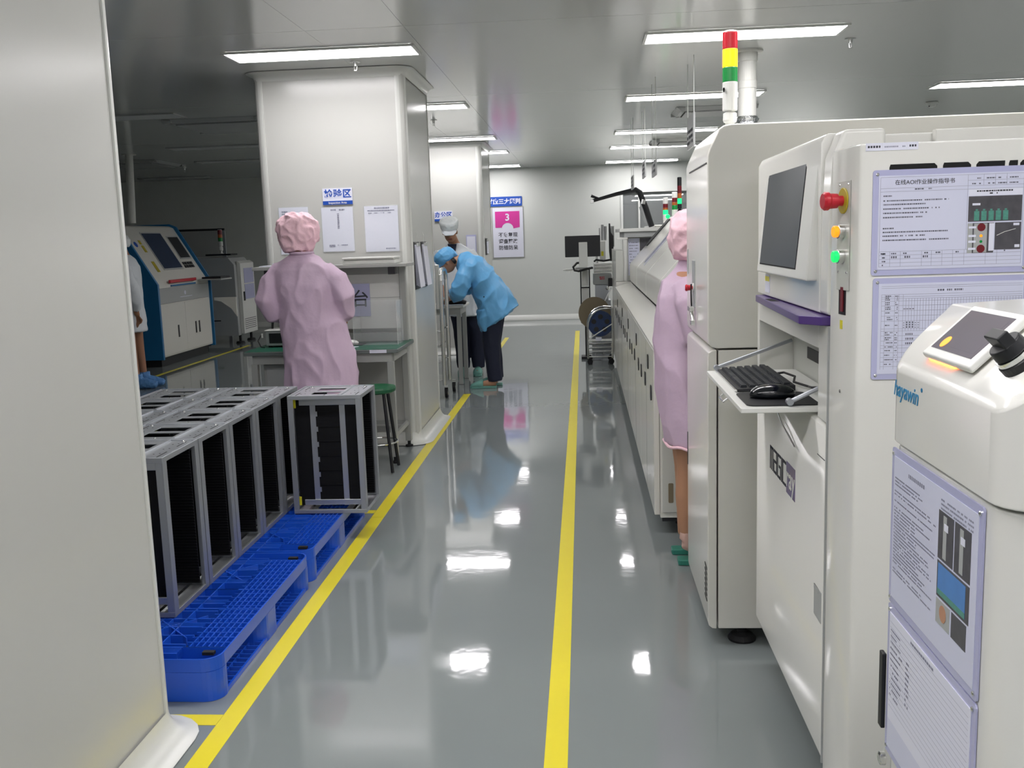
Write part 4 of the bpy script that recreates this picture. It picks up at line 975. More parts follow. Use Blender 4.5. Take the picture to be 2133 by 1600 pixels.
MB().box(bx1 - .07, bx1 - .05, by0 + .073, by1 - .073, .17, .20).box(bx0 + .05, bx0 + .07, by0 + .073, by1 - .073, .17, .20).box(bx0 + .083, bx1 - .083, by1 - .06, by1 - .04, .17, .20).build('stretcher', 'bench', t)
MB().slab((bx1 - .19, by0 - .0008, bz - .026), (1, 0, 0), (0, 0, 1), 0, .115, 0, .022, 0, .0008).build('name_tag', 'paper', t)
# uprights, shelf, back panel
for x in (bx0 + .03, bx1 - .07): MB().box(x, x + .045, by1 - .09, by1 - .045, bz, 1.325).build('upright', 'bench', t, .003)
MB().box(bx0 + .0, bx1 + .035, by1 - .34, by1 - .02, 1.326, 1.348).build('shelf', 'bench', t, .002)
MB().box(bx0 + .08, bx1 - .075, by1 - .08, by1 - .06, 1.27, 1.32).build('shelf_rail', 'bench', t)
MB().box(bx0 + .08, bx1 - .075, by1 - .07, by1 - .055, .88, 1.27).build('back_panel', 'plastic_w', t)
MB().box(bx0 + .08, bx1 - .075, by1 - .0705, by1 - .07, 1.10, 1.104).build('panel_seam', 'bench', t)
MB().box(bx0 + .08, bx1 - .075, by1 - .12, by1 - .04, bz + .001, bz + .06).build('cable_tray', 'bench', t)
for x in (-1.345, -2.22): MB().box(x, x + .05, by1 - .33, by1 - .27, 1.275, 1.325).build('lamp_bracket', 'dark', t, .003)
MB().box(-2.20, -1.86, by0 + .10, by1 - .1, .18, .69).build('drawer_unit', 'bench', t, .004)
MB().box(-2.18, -1.88, by0 + .095, by0 + .0998, .48, .67).build('drawer', 'plastic_g', t, .002)
MB().box(-2.18, -1.88, by0 + .095, by0 + .0998, .20, .46).build('drawer', 'plastic_g', t, .002)
# sheet with the character
q = thing('bench_sign', (-1.68, by1 - .1, 1.08), 'lilac sheet with a large black character on the bench back panel', 'sign')
MB().box(-1.83, -1.535, by1 - .079, by1 - .0725, .97, 1.205).build('lilac_sheet', 'lilac', q)
text('台', .13, (-1.605, by1 - .0795, 1.09), (1, 0, 0), (0, 0, 1), 'ink', 'lettering', q, .0005, .001)
# items on the bench
q = thing('white_tray', (-1.45, 6.8, 1.349), 'white plastic tray upside down on a shallow box on the bench shelf', 'tray')
MB().box(-1.67, -1.30, 6.70, 6.92, 1.349, 1.375).build('lower_box', 'plastic_w', q, .004); MB().box(-1.66, -1.31, 6.71, 6.90, 1.376, 1.384).box(-1.67, -1.30, 6.69, 6.92, 1.385, 1.396).build('upper_tray', 'plastic_w', q, .003)
tag(MB().prism([(-2.27, 6.72), (-1.99, 6.70), (-2.0, 6.86), (-2.25, 6.89)], 'z', 1.349, 1.356).prism([(-2.18, 6.74), (-2.02, 6.72), (-2.03, 6.85), (-2.16, 6.86)], 'z', 1.3565, 1.372).build('paper_stack', 'paper'), 'white papers lying on the left end of the bench shelf', 'paper')
q = thing('bench_instrument', (-2.105, 6.72, bz), 'small grey bench instrument with dark display, left of the person in pink', 'instrument')
MB().box(-2.225, -1.985, 6.62, 6.86, bz + .012, bz + .115).build('case', 'plastic_g', q, .005)
MB().box(-2.200, -2.005, 6.616, 6.6195, bz + .03, bz + .10).build('display', 'dark', q, .001)
MB().box(-2.230, -1.980, 6.61, 6.87, bz + .116, bz + .122).build('top_lid', 'plastic_w', q, .002)
for x in (-2.205, -2.005): MB().cyl((x, 6.65, bz + .0005), (x, 6.65, bz + .012), .012, 10).build('foot', 'rubber', q)
MB().tube([(-2.215, 6.75, bz + .122), (-2.205, 6.74, bz + .17), (-2.165, 6.72, bz + .21), (-2.095, 6.7, bz + .24)], .008, 8).build('black_hose', 'cable', q)
MB().tube([(-2.255, 6.62, bz + .09), (-2.275, 6.6, bz + .05), (-2.255, 6.6, bz + .006), (-2.225, 6.58, bz + .005)], .004, 6).tube([(-2.065, 6.61, bz + .11), (-2.035, 6.59, bz + .06), (-2.065, 6.58, bz + .02), (-1.995, 6.56, bz + .006)], .003, 6).build('cable', 'cable', q)
MB().cyl((-2.250, 6.62, bz + .07), (-2.250, 6.62, bz + .10), .007, 8).build('white_plug', 'plastic_w', q)
q = thing('white_mouse', (-1.62, 6.66, bz), 'white computer mouse on the bench, right of the person in pink', 'mouse')
MB().rings([((-1.63, 6.68, bz + .0035 + z_), (a_, 0, 0), (0, b_, 0)) for z_, a_, b_ in ((0, .045, .03), (.012, .05, .032), (.024, .038, .025), (.031, .012, .01))], 18).build('mouse_shell', 'plastic_w', q, smooth=True)
tag(MB().box(-1.78, -1.54, 6.62, 6.76, bz + .0005, bz + .003).build('mouse_pad', 'dark'), 'black pad under the white mouse on the green bench', 'mouse pad')
tag(MB().prism([(-1.80, 6.43), (-1.58, 6.43), (-1.55, 6.55), (-1.78, 6.55)], 'z', bz + .0005, bz + .0018).build('paper_sheet', 'paper'), 'white sheet of paper near the bench edge, right of the person in pink', 'paper')
q = thing('acrylic_box', (-1.42, 6.75, bz), 'clear acrylic box on the right of the bench', 'box')
bb = MB(); ax0, ax1, ay0, ay1, az = -1.60, -1.29, 6.62, 6.85, bz + .30
bb.box(ax0, ax0 + .004, ay0, ay1, bz + .001, az).box(ax1 - .004, ax1, ay0, ay1, bz + .001, az).box(ax0 + .004, ax1 - .004, ay1 - .004, ay1, bz + .001, az).box(ax0 + .004, ax1 - .004, ay0, ay1 - .004, bz + .001, bz + .004)
bb.build('clear_walls', 'acrylic', q)
MB().box(ax0 - .0005, ax0 + .001, ay0 - .001, ay0 + .001, bz + .001, az).box(ax1 - .001, ax1 + .0005, ay0 - .001, ay0 + .001, bz + .001, az).build('polished_edge', 'plastic_w', q)
# stool
q = thing('stool', (-1.375, 6.22, 0), 'round dark green stool with steel legs, under the right end of the bench', 'stool')
sx_, sy_ = -1.375, 6.22
MB().lathe((sx_, sy_, .52), (0, 0, 1), [(0, .11), (.01, .128), (.028, .132), (.04, .128), (.043, .10), (.040, .0005)], 32).build('seat', 'stoolg', q, smooth=False)
for i in range(4):
    a = math.pi / 4 + i * math.pi / 2
    MB().tube([(sx_ + .09 * math.cos(a), sy_ + .09 * math.sin(a), .519), (sx_ + .15 * math.cos(a), sy_ + .15 * math.sin(a), .004)], .011, 10).build('leg', 'dark', q)
MB().tube([(sx_ + .127 * math.cos(math.tau * i / 24), sy_ + .127 * math.sin(math.tau * i / 24), .19) for i in range(25)], .006, 8).build('foot_ring', 'steel', q)

# things on column 2
def sheet(x0, x1, z0, z1, y, nm, label, lines, grp=None):
    t = thing(nm, ((x0 + x1) / 2, y, z0), label, 'paper', grp)
    p = MB().box(x0, x1, y - .003, y - .001, z0, z1).build('sheet', 'paper', t)
    MB().box(x0 - .006, x1 + .006, y - .0045, y - .0032, z0 - .006, z1 + .006).build('plastic_sleeve', 'acrylic', t)
    m = MB(); w_ = x1 - x0; h_ = z1 - z0
    for f0, f1, fz, hh in lines: dashes(m, (x0, y - .0048, z0), (1, 0, 0), (0, 0, 1), w_ * f0, w_ * f1, h_ * fz, hh, .0004, .85)
    m.build('printed_text', 'inkg', t)
cy = 7.033
tb = [(.3, .75, .93, .010)] + [(.5, .56, .84 - .04 * k, .008) for k in range(9)] + [(.2, .8, .13, .008), (.2, .4, .1, .008)]
sheet(-2.20, -1.985, 1.43, 1.765, cy, 'notice_sheet', 'white notice sheet behind the pink cap, leftmost of three on the column', [(.1, .3, .9 - .05 * k, .008) for k in range(14)], 'notice sheets on the large column')
sheet(-1.885, -1.655, 1.44, 1.755, cy, 'notice_sheet', 'white notice sheet directly under the blue sign, middle of three on the column', tb, 'notice sheets on the large column')
sheet(-1.57, -1.325, 1.43, 1.755, cy, 'notice_sheet', 'white notice sheet with a table, rightmost of three on the column', [(.25, .75, .94, .010), (.1, .9, .89, .008), (.12, .22, .84, .006), (.3, .4, .84, .006), (.5, .6, .84, .006), (.7, .8, .84, .006), (.6, .9, .05, .008)], 'notice sheets on the large column')
q = thing('area_sign', (-1.755, cy, 1.78), 'white and blue sign reading inspection area high on the large column', 'sign')
MB().box(-1.868, -1.65, cy - .006, cy - .001, 1.775, 1.892).build('sign_board', 'paper', q)
MB().box(-1.868, -1.65, cy - .0075, cy - .0062, 1.775, 1.802).build('blue_band', 'inkblue', q)
text('检验区', .066, (-1.757, cy - .0062, 1.848), (1, 0, 0), (0, 0, 1), 'inkblue', 'lettering', q, .0005, .0016, spacing=1.05)
text('Inspection Area', .021, (-1.76, cy - .0076, 1.788), (1, 0, 0), (0, 0, 1), 'plastic_w', 'small_lettering', q, .0003, .0004)
# clipboards on the aisle side of column 2
for y0_, lab in ((7.12, 'black clipboard with white sheets, nearer one on the side of the large column'), (7.45, 'black clipboard with white sheets, farther one on the side of the large column')):
    xs_ = -1.241
    q = thing('clipboard', (xs_, y0_ + .12, 1.5), lab, 'clipboard', 'clipboards on the column side')
    MB().box(xs_ + .002, xs_ + .006, y0_, y0_ + .24, 1.14, 1.49).build('board', 'dark', q, .001)
    pg = MB()
    for k in range(4): pg.prism([(xs_ + .007 + k * .002, 1.47), (xs_ + .0085 + k * .002, 1.47), (xs_ + .012 + k * .010, 1.17 - k * .005), (xs_ + .0105 + k * .010, 1.17 - k * .005)], 'y', y0_ + .012, y0_ + .228)
    pg.build('paper_sheets', 'paper', q)
    MB().box(xs_ + .006, xs_ + .026, y0_ + .06, y0_ + .18, 1.455, 1.482).build('clip', 'steel', q, .003)
    MB().tube([(xs_ + .006, y0_ + .12, 1.485), (xs_ + .01, y0_ + .12, 1.54), (xs_ + .0, y0_ + .12, 1.56)], .0015, 6).build('hook', 'steel', q)
# column 3
q = thing('area_sign', (-1.77, 12.62, 1.8), 'small white and blue office area sign on the farther column', 'sign')
MB().box(-1.90, -1.665, 12.612, 12.622, 1.735, 1.862).build('sign_board', 'paper', q); MB().box(-1.90, -1.665, 12.6105, 12.6118, 1.735, 1.765).build('blue_band', 'inkblue', q)
text('办公区', .075, (-1.783, 12.6115, 1.813), (1, 0, 0), (0, 0, 1), 'inkblue', 'lettering', q, .0005, .002)
q = thing('clipboard', (-1.262, 12.9, 1.5), 'clipboard on the aisle side of the farther column', 'clipboard')
MB().box(-1.268, -1.262, 12.85, 13.05, 1.28, 1.50).build('board', 'dark', q); MB().box(-1.2615, -1.250, 12.86, 13.04, 1.30, 1.46).build('paper_sheets', 'paper', q); MB().box(-1.2615, -1.245, 12.9, 13.0, 1.465, 1.485).build('clip', 'steel', q)
q = thing('wall_notice', (-1.42, 12.61, 1.42), 'lilac edged notice on the farther column behind the person with the white cap', 'sign')
MB().box(-1.50, -1.37, 12.612, 12.622, 1.30, 1.55).build('lilac_backing', 'lilac', q); MB().box(-1.49, -1.38, 12.609, 12.6115, 1.32, 1.53).build('sheet', 'paper', q)

# far wall board
q = thing('principles_board', (-1.3, 17.59, 1.1), 'white board with pink number three under a blue header, far wall', 'sign')
wy = 17.598
MB().box(-1.86, -1.065, wy - .014, wy, 2.055, 2.225).build('blue_header', 'inkblue', q)
text('对应三大原则', .10, (-1.385, wy - .0145, 2.135), (1, 0, 0), (0, 0, 1), 'paper', 'header_lettering', q, .001, .003)
MB().box(-1.60, -1.055, wy - .012, wy, 1.15, 2.03).build('white_panel', 'paper', q); MB().box(-1.615, -1.04, wy - .008, wy - .0005, 1.135, 2.045).build('panel_frame', 'bench', q)
pk = [(-1.555, 1.68), (-1.44, 1.68)] + [(-1.335 + .105 * math.cos(a), 1.66 + .10 * math.sin(a)) for a in [math.pi - math.pi * i / 10 for i in range(11)]] + [(-1.115, 1.68), (-1.115, 1.965), (-1.555, 1.965)]
MB().prism(pk, 'y', wy - .0145, wy - .0122).build('pink_panel', 'magenta', q)
text('3', .17, (-1.335, wy - .015, 1.855), (1, 0, 0), (0, 0, 1), 'paper', 'number', q, .0005, .004)
for k, s_ in enumerate(('不良复现', '调查整改', '防错防呆')): text(s_, .085, (-1.33, wy - .0125, 1.545 - k * .115), (1, 0, 0), (0, 0, 1), 'ink', 'text_line', q, .0005, .0016, spacing=1.05)
# ================================================================== DARK LEFT AREA
LX = -5.35
t = thing('blue_sided_machine', (-6.0, 12.7, 0), 'cream machine with blue sides and two dark windows at the left', 'machine')
la, lb = 11.86, 13.62
def fx(z): return LX - (z - 1.03) / (1.80 - 1.03) * .46   # slanted upper front
body = [(LX - .04, .12), (LX, .12), (LX, 1.03), (fx(1.78), 1.78), (fx(1.8) - .05, 1.81), (-6.9, 1.81), (-6.9, .12)]
MB().prism(body, 'y', la + .03, lb - .03).build('body', 'machine', t, .008)
bl = [(LX + .035, .10), (LX + .035, 1.05), (fx(1.80) + .05, 1.80), (fx(1.8) - .05, 1.84), (-6.92, 1.84), (-6.92, .10)]
MB().prism(bl, 'y', la - .02, la + .029).build('blue_side', 'bluepaint', t, .006); MB().prism(bl, 'y', lb - .029, lb + .0).build('blue_side', 'bluepaint', t, .006)
sv = Vector((fx(1.8) - fx(1.03), 0, .77)).normalized(); so_ = Vector((LX, la + .03, 1.03))
S2 = lambda a, b, c_, d, m_, nm, e0=.001, e1=.006, p=t: MB().slab(so_, (0, 1, 0), sv, a, b, c_, d, e0, e1).build(nm, m_, p)
w1 = S2(.52, 1.14, .22, .80, 'plastic_g', 'window_frame', .001, .008); S2(.54, 1.12, .24, .78, 'screenblue', 'window_pane', .008, .010, w1)
w2 = S2(1.25, 1.62, .37, .74, 'plastic_g', 'display_frame', .001, .008); S2(1.27, 1.60, .39, .72, 'dark', 'display', .008, .010, w2)
bt = MB()
for i in range(2):
    for j in range(4): bt.slab(so_, (0, 1, 0), sv, 1.22 + j * .085, 1.28 + j * .085, .23 + i * .05, .27 + i * .05, .001, .012)
bt.build('button_panel', 'dark', t)
st = MB(); st.slab(so_, (0, 1, 0), sv, .32, .39, .50, .60, .001, .004); st.slab(so_, (0, 1, 0), sv, .32, .38, .62, .68, .001, .004); st.slab(so_, (0, 1, 0), sv, .30, .38, .20, .36, .001, .004)
st.build('warning_stickers', 'yellowb', t)
MB().lathe(so_ + Vector((0, .20, 0)) + sv * .62, Vector((0, 1, 0)).cross(sv), [(0, .04), (.003, .04)], 20).build('blue_sticker', 'inkblue', t)
MB().box(LX + .001, LX + .03, 12.25, 13.1, 1.055, 1.095).build('red_handle', 'red', t, .005)
MB().box(LX + .001, LX + .012, la + .06, lb - .06, .80, 1.0).build('grey_band', 'plastic_g', t, .004)
MB().box(LX + .001, LX + .016, 12.3, 13.1, 1.01, 1.03).build('blue_strip', 'bluepaint', t)
m = MB(); m.box(LX + .0125, LX + .0135, 12.55, 12.95, .855, .862).lathe((LX + .0125, 12.72, .91), (1, 0, 0), [(0, .028), (.001, .028)], 14); m.build('maker_mark', 'paper', t)
for a, b in ((la + .06, 12.68), (12.685, lb - .06)): MB().box(LX + .001, LX + .012, a, b, .14, .785).build('cabinet_door', 'machine', t, .005)
for y in (12.40, 12.98, 13.10): MB().box(LX + .0125, LX + .02, y, y + .035, .34, .50).build('door_handle', 'dark', t, .003)
MB().box(-6.7, LX - .05, la + .1, lb - .1, .0, .119).build('base', 'dark', t)
MB().box(LX + .02, LX + .34, 13.2, 13.62, 1.045, 1.065).build('keyboard_shelf', 'plastic_g', t, .003); MB().box(LX + .05, LX + .32, 13.24, 13.6, 1.066, 1.09).build('keyboard', 'dark', t, .003)
MB().prism([(LX + .04, .78), (LX + .36, .78), (LX + .36, .50), (LX + .28, .62), (LX + .14, .72), (LX + .04, .74)], 'y', 13.66, 13.70).build('side_bracket', 'machine', t)
q = thing('exhaust_pipe', (-5.85, 12.4, 1.81), 'white vertical pipe rising from the blue-sided machine to the ceiling', 'pipe')
MB().cyl((-5.86, 12.45, 1.842), (-5.82, 12.45, CEIL - .002), .05, 20).build('pipe', 'ductw', q)
MB().lathe((-5.82, 12.45, CEIL - .001), (0, 0, -1), [(0, .09), (.012, .09)], 20).build('flange', 'ductw', q)

t = thing('board_loader', (-5.5, 14.9, 0), 'tall narrow pale machine right of the blue-sided machine', 'machine')
MB().prism([(-6.6, .13), (-5.33, .13), (-5.33, 1.22), (-5.42, 1.33), (-6.6, 1.36)], 'y', 14.62, 15.35).build('body', 'plastic_g', t, .008)
MB().prism([(-5.329, .15), (-5.27, .15), (-5.27, 1.24), (-5.329, 1.28)], 'y', 14.72, 15.33).build('front_cover', 'plastic_w', t, .006)
MB().box(-5.269, -5.265, 14.85, 15.28, .93, 1.16).box(-5.269, -5.265, 14.85, 15.28, .68, .91).build('document_sleeves', 'lilac', t)
MB().box(-5.269, -5.255, 14.78, 14.82, .66, .80).build('handle', 'dark', t)
m = MB()
for k in range(6): m.box(-5.2695, -5.268, 14.76, 15.28, .22 + k * .03, .228 + k * .03)
m.build('vents', 'ink', t)
MB().box(-5.8, -5.4, 14.7, 15.0, 1.365, 1.39).build('key_panel', 'dark', t, .004)
MB().box(-5.75, -5.60, 14.61, 14.6195, .36, .375).build('slot', 'black', t)
for x, y in ((-5.36, 14.75), (-5.36, 15.25), (-5.9, 14.75)):
    MB().lathe((x, y, 0), (0, 0, 1), [(0, .07), (.03, .06), (.035, .02), (.128, .02)], 14).build('levelling_foot', 'rubber', t)
tower((-5.62, 14.9, 1.392), .034, [(.07, 'plastic_w', 'tower_body'), (.055, 'towg', 'green_lens'), (.05, 'towo', 'orange_lens'), (.07, 'towro', 'red_lens')], 'unlit signal light on the narrow pale machine in the dark left area', pole=.12)
tag(MB().tube([(-5.9, 14.60, .28), (-5.95, 14.5, .25), (-6.0, 14.3, .1), (-6.1, 14.0, .03), (-6.5, 13.8, .03)], .022, 8).build('power_cable', 'cable'), 'dark cable looping to the floor between the two left machines', 'cable')
t = thing('whiteboard', (-6.1, 15.8, 0), 'grey framed board standing behind the blue-sided machine', 'board')
MB().box(-6.65, -5.93, 15.78, 15.81, .75, 1.76).build('board_face', 'whiteboard', t); MB().box(-6.7, -5.88, 15.775, 15.815, 1.765, 1.80).build('top_rail', 'dark', t); MB().box(-5.925, -5.87, 15.775, 15.815, .0, 1.76).box(-6.71, -6.66, 15.775, 15.815, .0, 1.76).build('side_rail', 'alu_dull', t)
t = thing('wall_camera', (-5.2, 17.5, 2.6), 'small dark camera bracket near the ceiling of the far left wall', 'camera')
MB().tube([(-5.1, 17.59, 2.67), (-5.13, 17.5, 2.64), (-5.2, 17.42, 2.60)], .012, 8).build('bracket', 'dark', t); MB().tube([(-5.18, 17.44, 2.62), (-5.3, 17.32, 2.53)], .03, 10).build('camera_body', 'dark', t)

# ================================================================== TROLLEY AND TABLE BESIDE COLUMN 2
t = thing('steel_trolley', (-1.4, 9.3, 0), 'stainless steel trolley with arched handles beside the large column', 'trolley')
for x, y0_, y1_, h_ in ((-1.335, 9.06, 9.42, 1.22), (-1.62, 9.06, 9.42, 1.22), (-1.47, 9.06, 9.42, 1.16)):
    pts = [(x, y0_, .13), (x, y0_, h_ - .1)] + [(x, y0_ + .1 - .1 * math.cos(a), h_ - .1 + .1 * math.sin(a)) for a in (.5, 1.0, 1.57)] + [(x, y1_ - .1, h_)] + [(x, y1_ - .1 + .1 * math.sin(a), h_ - .1 + .1 * math.cos(a)) for a in (.5, 1.0, 1.57)] + [(x, y1_, .13)]
    MB().tube(pts, .02, 12).build('arched_handle', 'steel', t)
for z in (.16, .5, .85): MB().box(-1.62, -1.36, 9.08, 9.42, z, z + .022).build('shelf', 'steel', t, .004)
MB().box(-1.385, -1.345, 9.06, 9.10, .85, 1.27).build('upright_plate', 'steel', t, .006)
for z in (.35, .65): MB().cyl((-1.36, 9.08, z), (-1.36, 9.42, z), .009, 8).cyl((-1.62, 9.08, z), (-1.36, 9.08, z), .009, 8).build('cross_tube', 'steel', t)
for x, y in ((-1.325, 9.10), (-1.30, 9.46), (-1.60, 9.12), (-1.60, 9.42)):
    w_ = MB().cyl((x - .013, y, .05), (x + .013, y, .05), .049, 24).build('caster_wheel', 'rubber', t)
    MB().cyl((x - .016, y, .05), (x + .016, y, .05), .026, 18).box(x - .02, x - .0165, y - .02, y + .02, .04, .115).box(x + .0165, x + .02, y - .02, y + .02, .04, .115).box(x - .02, x + .02, y - .03, y + .03, .112, .125).build('caster_fork', 'steel', w_, .001)
t = thing('side_table', (-1.45, 10.1, 0), 'small white-topped table under the hands of the person in blue', 'table')
MB().box(-1.75, -1.235, 9.9, 10.45, .80, .825).build('table_top', 'plastic_w', t, .004)
MB().box(-1.72, -1.27, 9.92, 10.43, .73, .80).build('apron', 'bench', t)
for x in (-1.70, -1.29):
    for y in (9.95, 10.40): MB().box(x - .022, x + .022, y - .022, y + .022, .002, .729).build('leg', 'bench', t, .002)
tag(MB().rings([((-1.32, 10.1, .827), (.09, 0, 0), (0, .06, 0)), ((-1.32, 10.1, .86), (.10, 0, 0), (0, .065, 0)), ((-1.34, 10.1, .885), (.06, 0, 0), (0, .04, 0))], 16).build('dark_part', 'dark', None, smooth=True), 'dark object on the table under the hands of the person in blue', 'part')
tag(MB().box(-1.46, -1.25, 9.93, 10.03, .8265, .832).build('white_sheet', 'paper'), 'white sheet on the small table beneath the hands of the person in blue', 'paper')

# ================================================================== PEOPLE
def solid(mb, name, m, parent, voxel=.009, smooth=6, disp=0, dscale=9, stretch=(1, 1, .35)):
    """one continuous surface grown from overlapping tapered volumes"""
    o = mb.build(name, m, None)
    r = o.modifiers.new('r', 'REMESH'); r.mode = 'VOXEL'; r.voxel_size = voxel; r.use_smooth_shade = True
    s = o.modifiers.new('s', 'SMOOTH'); s.factor = .5; s.iterations = smooth
    bpy.context.view_layer.update()
    dg = bpy.context.evaluated_depsgraph_get(); me = bpy.data.meshes.new_from_object(o.evaluated_get(dg))
    C.objects.unlink(o); bpy.data.objects.remove(o)
    if disp:
        ns = [v.normal.copy() for v in me.vertices]
        for v, nn in zip(me.vertices, ns):
            c = Vector((v.co.x * stretch[0], v.co.y * stretch[1], v.co.z * stretch[2])) * dscale
            a = noise.noise(c); b = noise.noise(c * 2.3 + Vector((5, 3, 1)))
            ridge = (1 - abs(a)) ** 3 - .4 + .22 * b
            v.co += nn * disp * ridge
    for p in me.polygons: p.use_smooth = True
    me.name = name; me.materials.clear(); me.materials.append(M[m])
    ob = bpy.data.objects.new(name, me); C.objects.link(ob)
    if parent is not None: ob.parent = parent; ob.matrix_parent_inverse = root_world(parent).inverted()
    return ob
def frame(f, up=(0, 0, 1)):
    f = Vector(f).normalized(); r = f.cross(Vector(up)).normalized(); u = r.cross(f).normalized(); return f, r, u
def head(mb, c, f, up=(0, 0, 1), s=1.0):
    """head centred at c looking along f: cranium, face, jaw, nose, ears"""
    f, r, u = frame(f, up); c = Vector(c)
    def el(o_, a, b, d):
        k = 9; rs = []
        for i in range(k):
            t_ = math.pi * (i + .25) / (k - .5); rs.append((c + (f * o_[0] + r * o_[1] + u * o_[2] - u * d * math.cos(t_)) * s, r * (b * math.sin(t_) * s), f * (a * math.sin(t_) * s)))
        mb.rings(rs, 16)
    el((-.01, 0, .03), .095, .075, .09); el((.015, 0, -.03), .075, .062, .085); el((.035, 0, -.075), .045, .042, .035)
    mb.rings([(c + (f * .08 + u * .015) * s, r * .007 * s, u * .006 * s), (c + (f * .098 - u * .02) * s, r * .014 * s, u * .014 * s), (c + (f * .07 - u * .03) * s, r * .016 * s, u * .012 * s)], 10)
    for q in (-1, 1): el((-.005, q * .076, -.012), .018, .010, .032)
def face_bits(c, f, up, s, parent):
    f, r, u = frame(f, up); c = Vector(c); m = MB()
    for q in (-1, 1): m.lathe(c + (f * .083 + r * q * .030 + u * .008) * s, f, [(0, .010 * s), (.004 * s, .007 * s)], 10)
    m.build('eyes', 'hair', parent)
    m = MB()
    for q in (-1, 1): m.slab(c + (f * .088 + r * q * .03 + u * .027) * s, r, u, -.016 * s, .016 * s, 0, .005 * s, -.004 * s, .004 * s)
    m.build('eyebrows', 'hair', parent)
    MB().slab(c + (f * .086 - u * .052) * s, r, u, -.022 * s, .022 * s, -.005 * s, .005 * s, -.01 * s, .002 * s).build('mouth', 'lips', parent, .001)
def hand(mb, wrist, d, side, up, s=1.0, curl=.6):
    """palm and five fingers; d = direction of fingers, side = towards the thumb, up = back of hand"""
    d = Vector(d).normalized(); up = Vector(up); up = (up - d * up.dot(d)).normalized(); sd = Vector(side); sd = (sd - d * sd.dot(d) - up * sd.dot(up)).normalized(); w_ = Vector(wrist)
    mb.rings([(w_ - d * .02 * s, sd * .027 * s, up * .02 * s), (w_ + d * .02 * s, sd * .033 * s, up * .017 * s), (w_ + d * .06 * s, sd * .042 * s, up * .015 * s), (w_ + d * .092 * s, sd * .042 * s, up * .012 * s)], 12)
    for i, (o_, L) in enumerate(((.031, .072), (.0105, .080), (-.0105, .074), (-.031, .058))):
        p = w_ + d * .085 * s + sd * o_ * s; a = .15; pts = [p]
        for k in range(3):
            a += curl * (.5 + .15 * i * .3); dd = d * math.cos(a) - up * math.sin(a) + sd * o_ * .8; p = p + dd * L * s * (.45, .3, .25)[k]; pts.append(p)
        mb.tube(pts, [.0095 * s, .009 * s, .0083 * s, .007 * s], 8)
    p = w_ + d * .025 * s + sd * .03 * s
    mb.tube([p, p + (d * .6 + sd * .8 - up * .2).normalized() * .036 * s, p + (d * .6 + sd * .8 - up * .2).normalized() * .036 * s + (d * .9 + sd * .25 - up * .4).normalized() * .03 * s, p + (d * .6 + sd * .8 - up * .2).normalized() * .036 * s + (d * .9 + sd * .1 - up * .6).normalized() * .052 * s], [.013 * s, .0115 * s, .010 * s, .008 * s], 8)
def shoe(base, f, m_, parent, L=.25, name='clog'):
    """open-heeled clog: sole, vamp"""
    f = Vector(f).normalized(); r = Vector((f.y, -f.x, 0)); b = Vector(base)
    sole = MB(); w_ = .048
    pts = [(-.5, .03), (-.47, .036), (-.25, .036), (0, .040), (.25, .049), (.42, .042), (.5, .02)]
    ring_ = [(b + f * (x * L) + r * y) for x, y in pts] + [(b + f * (x * L) - r * y) for x, y in reversed(pts)]
    n_ = len(ring_)
    sole.v = [v + Vector((0, 0, .001)) for v in ring_] + [v + Vector((0, 0, .026)) for v in ring_]; sole.f = [tuple(range(n_ - 1, -1, -1)), tuple(range(n_, 2 * n_))] + [(i, (i + 1) % n_, n_ + (i + 1) % n_, n_ + i) for i in range(n_)]
    so2 = sole.build(name, m_, parent, .004)
    MB().rings([(b + f * (.0 * L) + Vector((0, 0, .045)), r * .050, Vector((0, 0, .050))), (b + f * (.15 * L) + Vector((0, 0, .04)), r * .053, Vector((0, 0, .040))), (b + f * (.35 * L) + Vector((0, 0, .032)), r * .047, Vector((0, 0, .026))), (b + f * (.47 * L) + Vector((0, 0, .026)), r * .028, Vector((0, 0, .016)))], 14).build('clog_upper', m_, so2, smooth=True)
def mobcap(c, s, m_, parent, tiltv=(0, 0, 1), band=True, seed=0, rx=1, front=0):
    """puffy gathered cap"""
    mb = MB(); c = Vector(c); u = Vector(tiltv).normalized(); r = Vector((1, 0, 0)); r = (r - u * r.dot(u)).normalized(); f = u.cross(r)
    rs = []
    for h_, q in ((-.105, .080), (-.085, .098), (-.06, .108), (-.02, .125), (.03, .132), (.07, .122), (.10, .098), (.12, .062), (.127, .02)):
        rs.append((c + u * h_ * s, r * q * s * rx, f * q * s * 1.04))
    mb.rings(rs, 30)
    return solid(mb, 'gathered_cap', m_, parent, .007, 2, .018 * s, 15, (1, 1, 1))

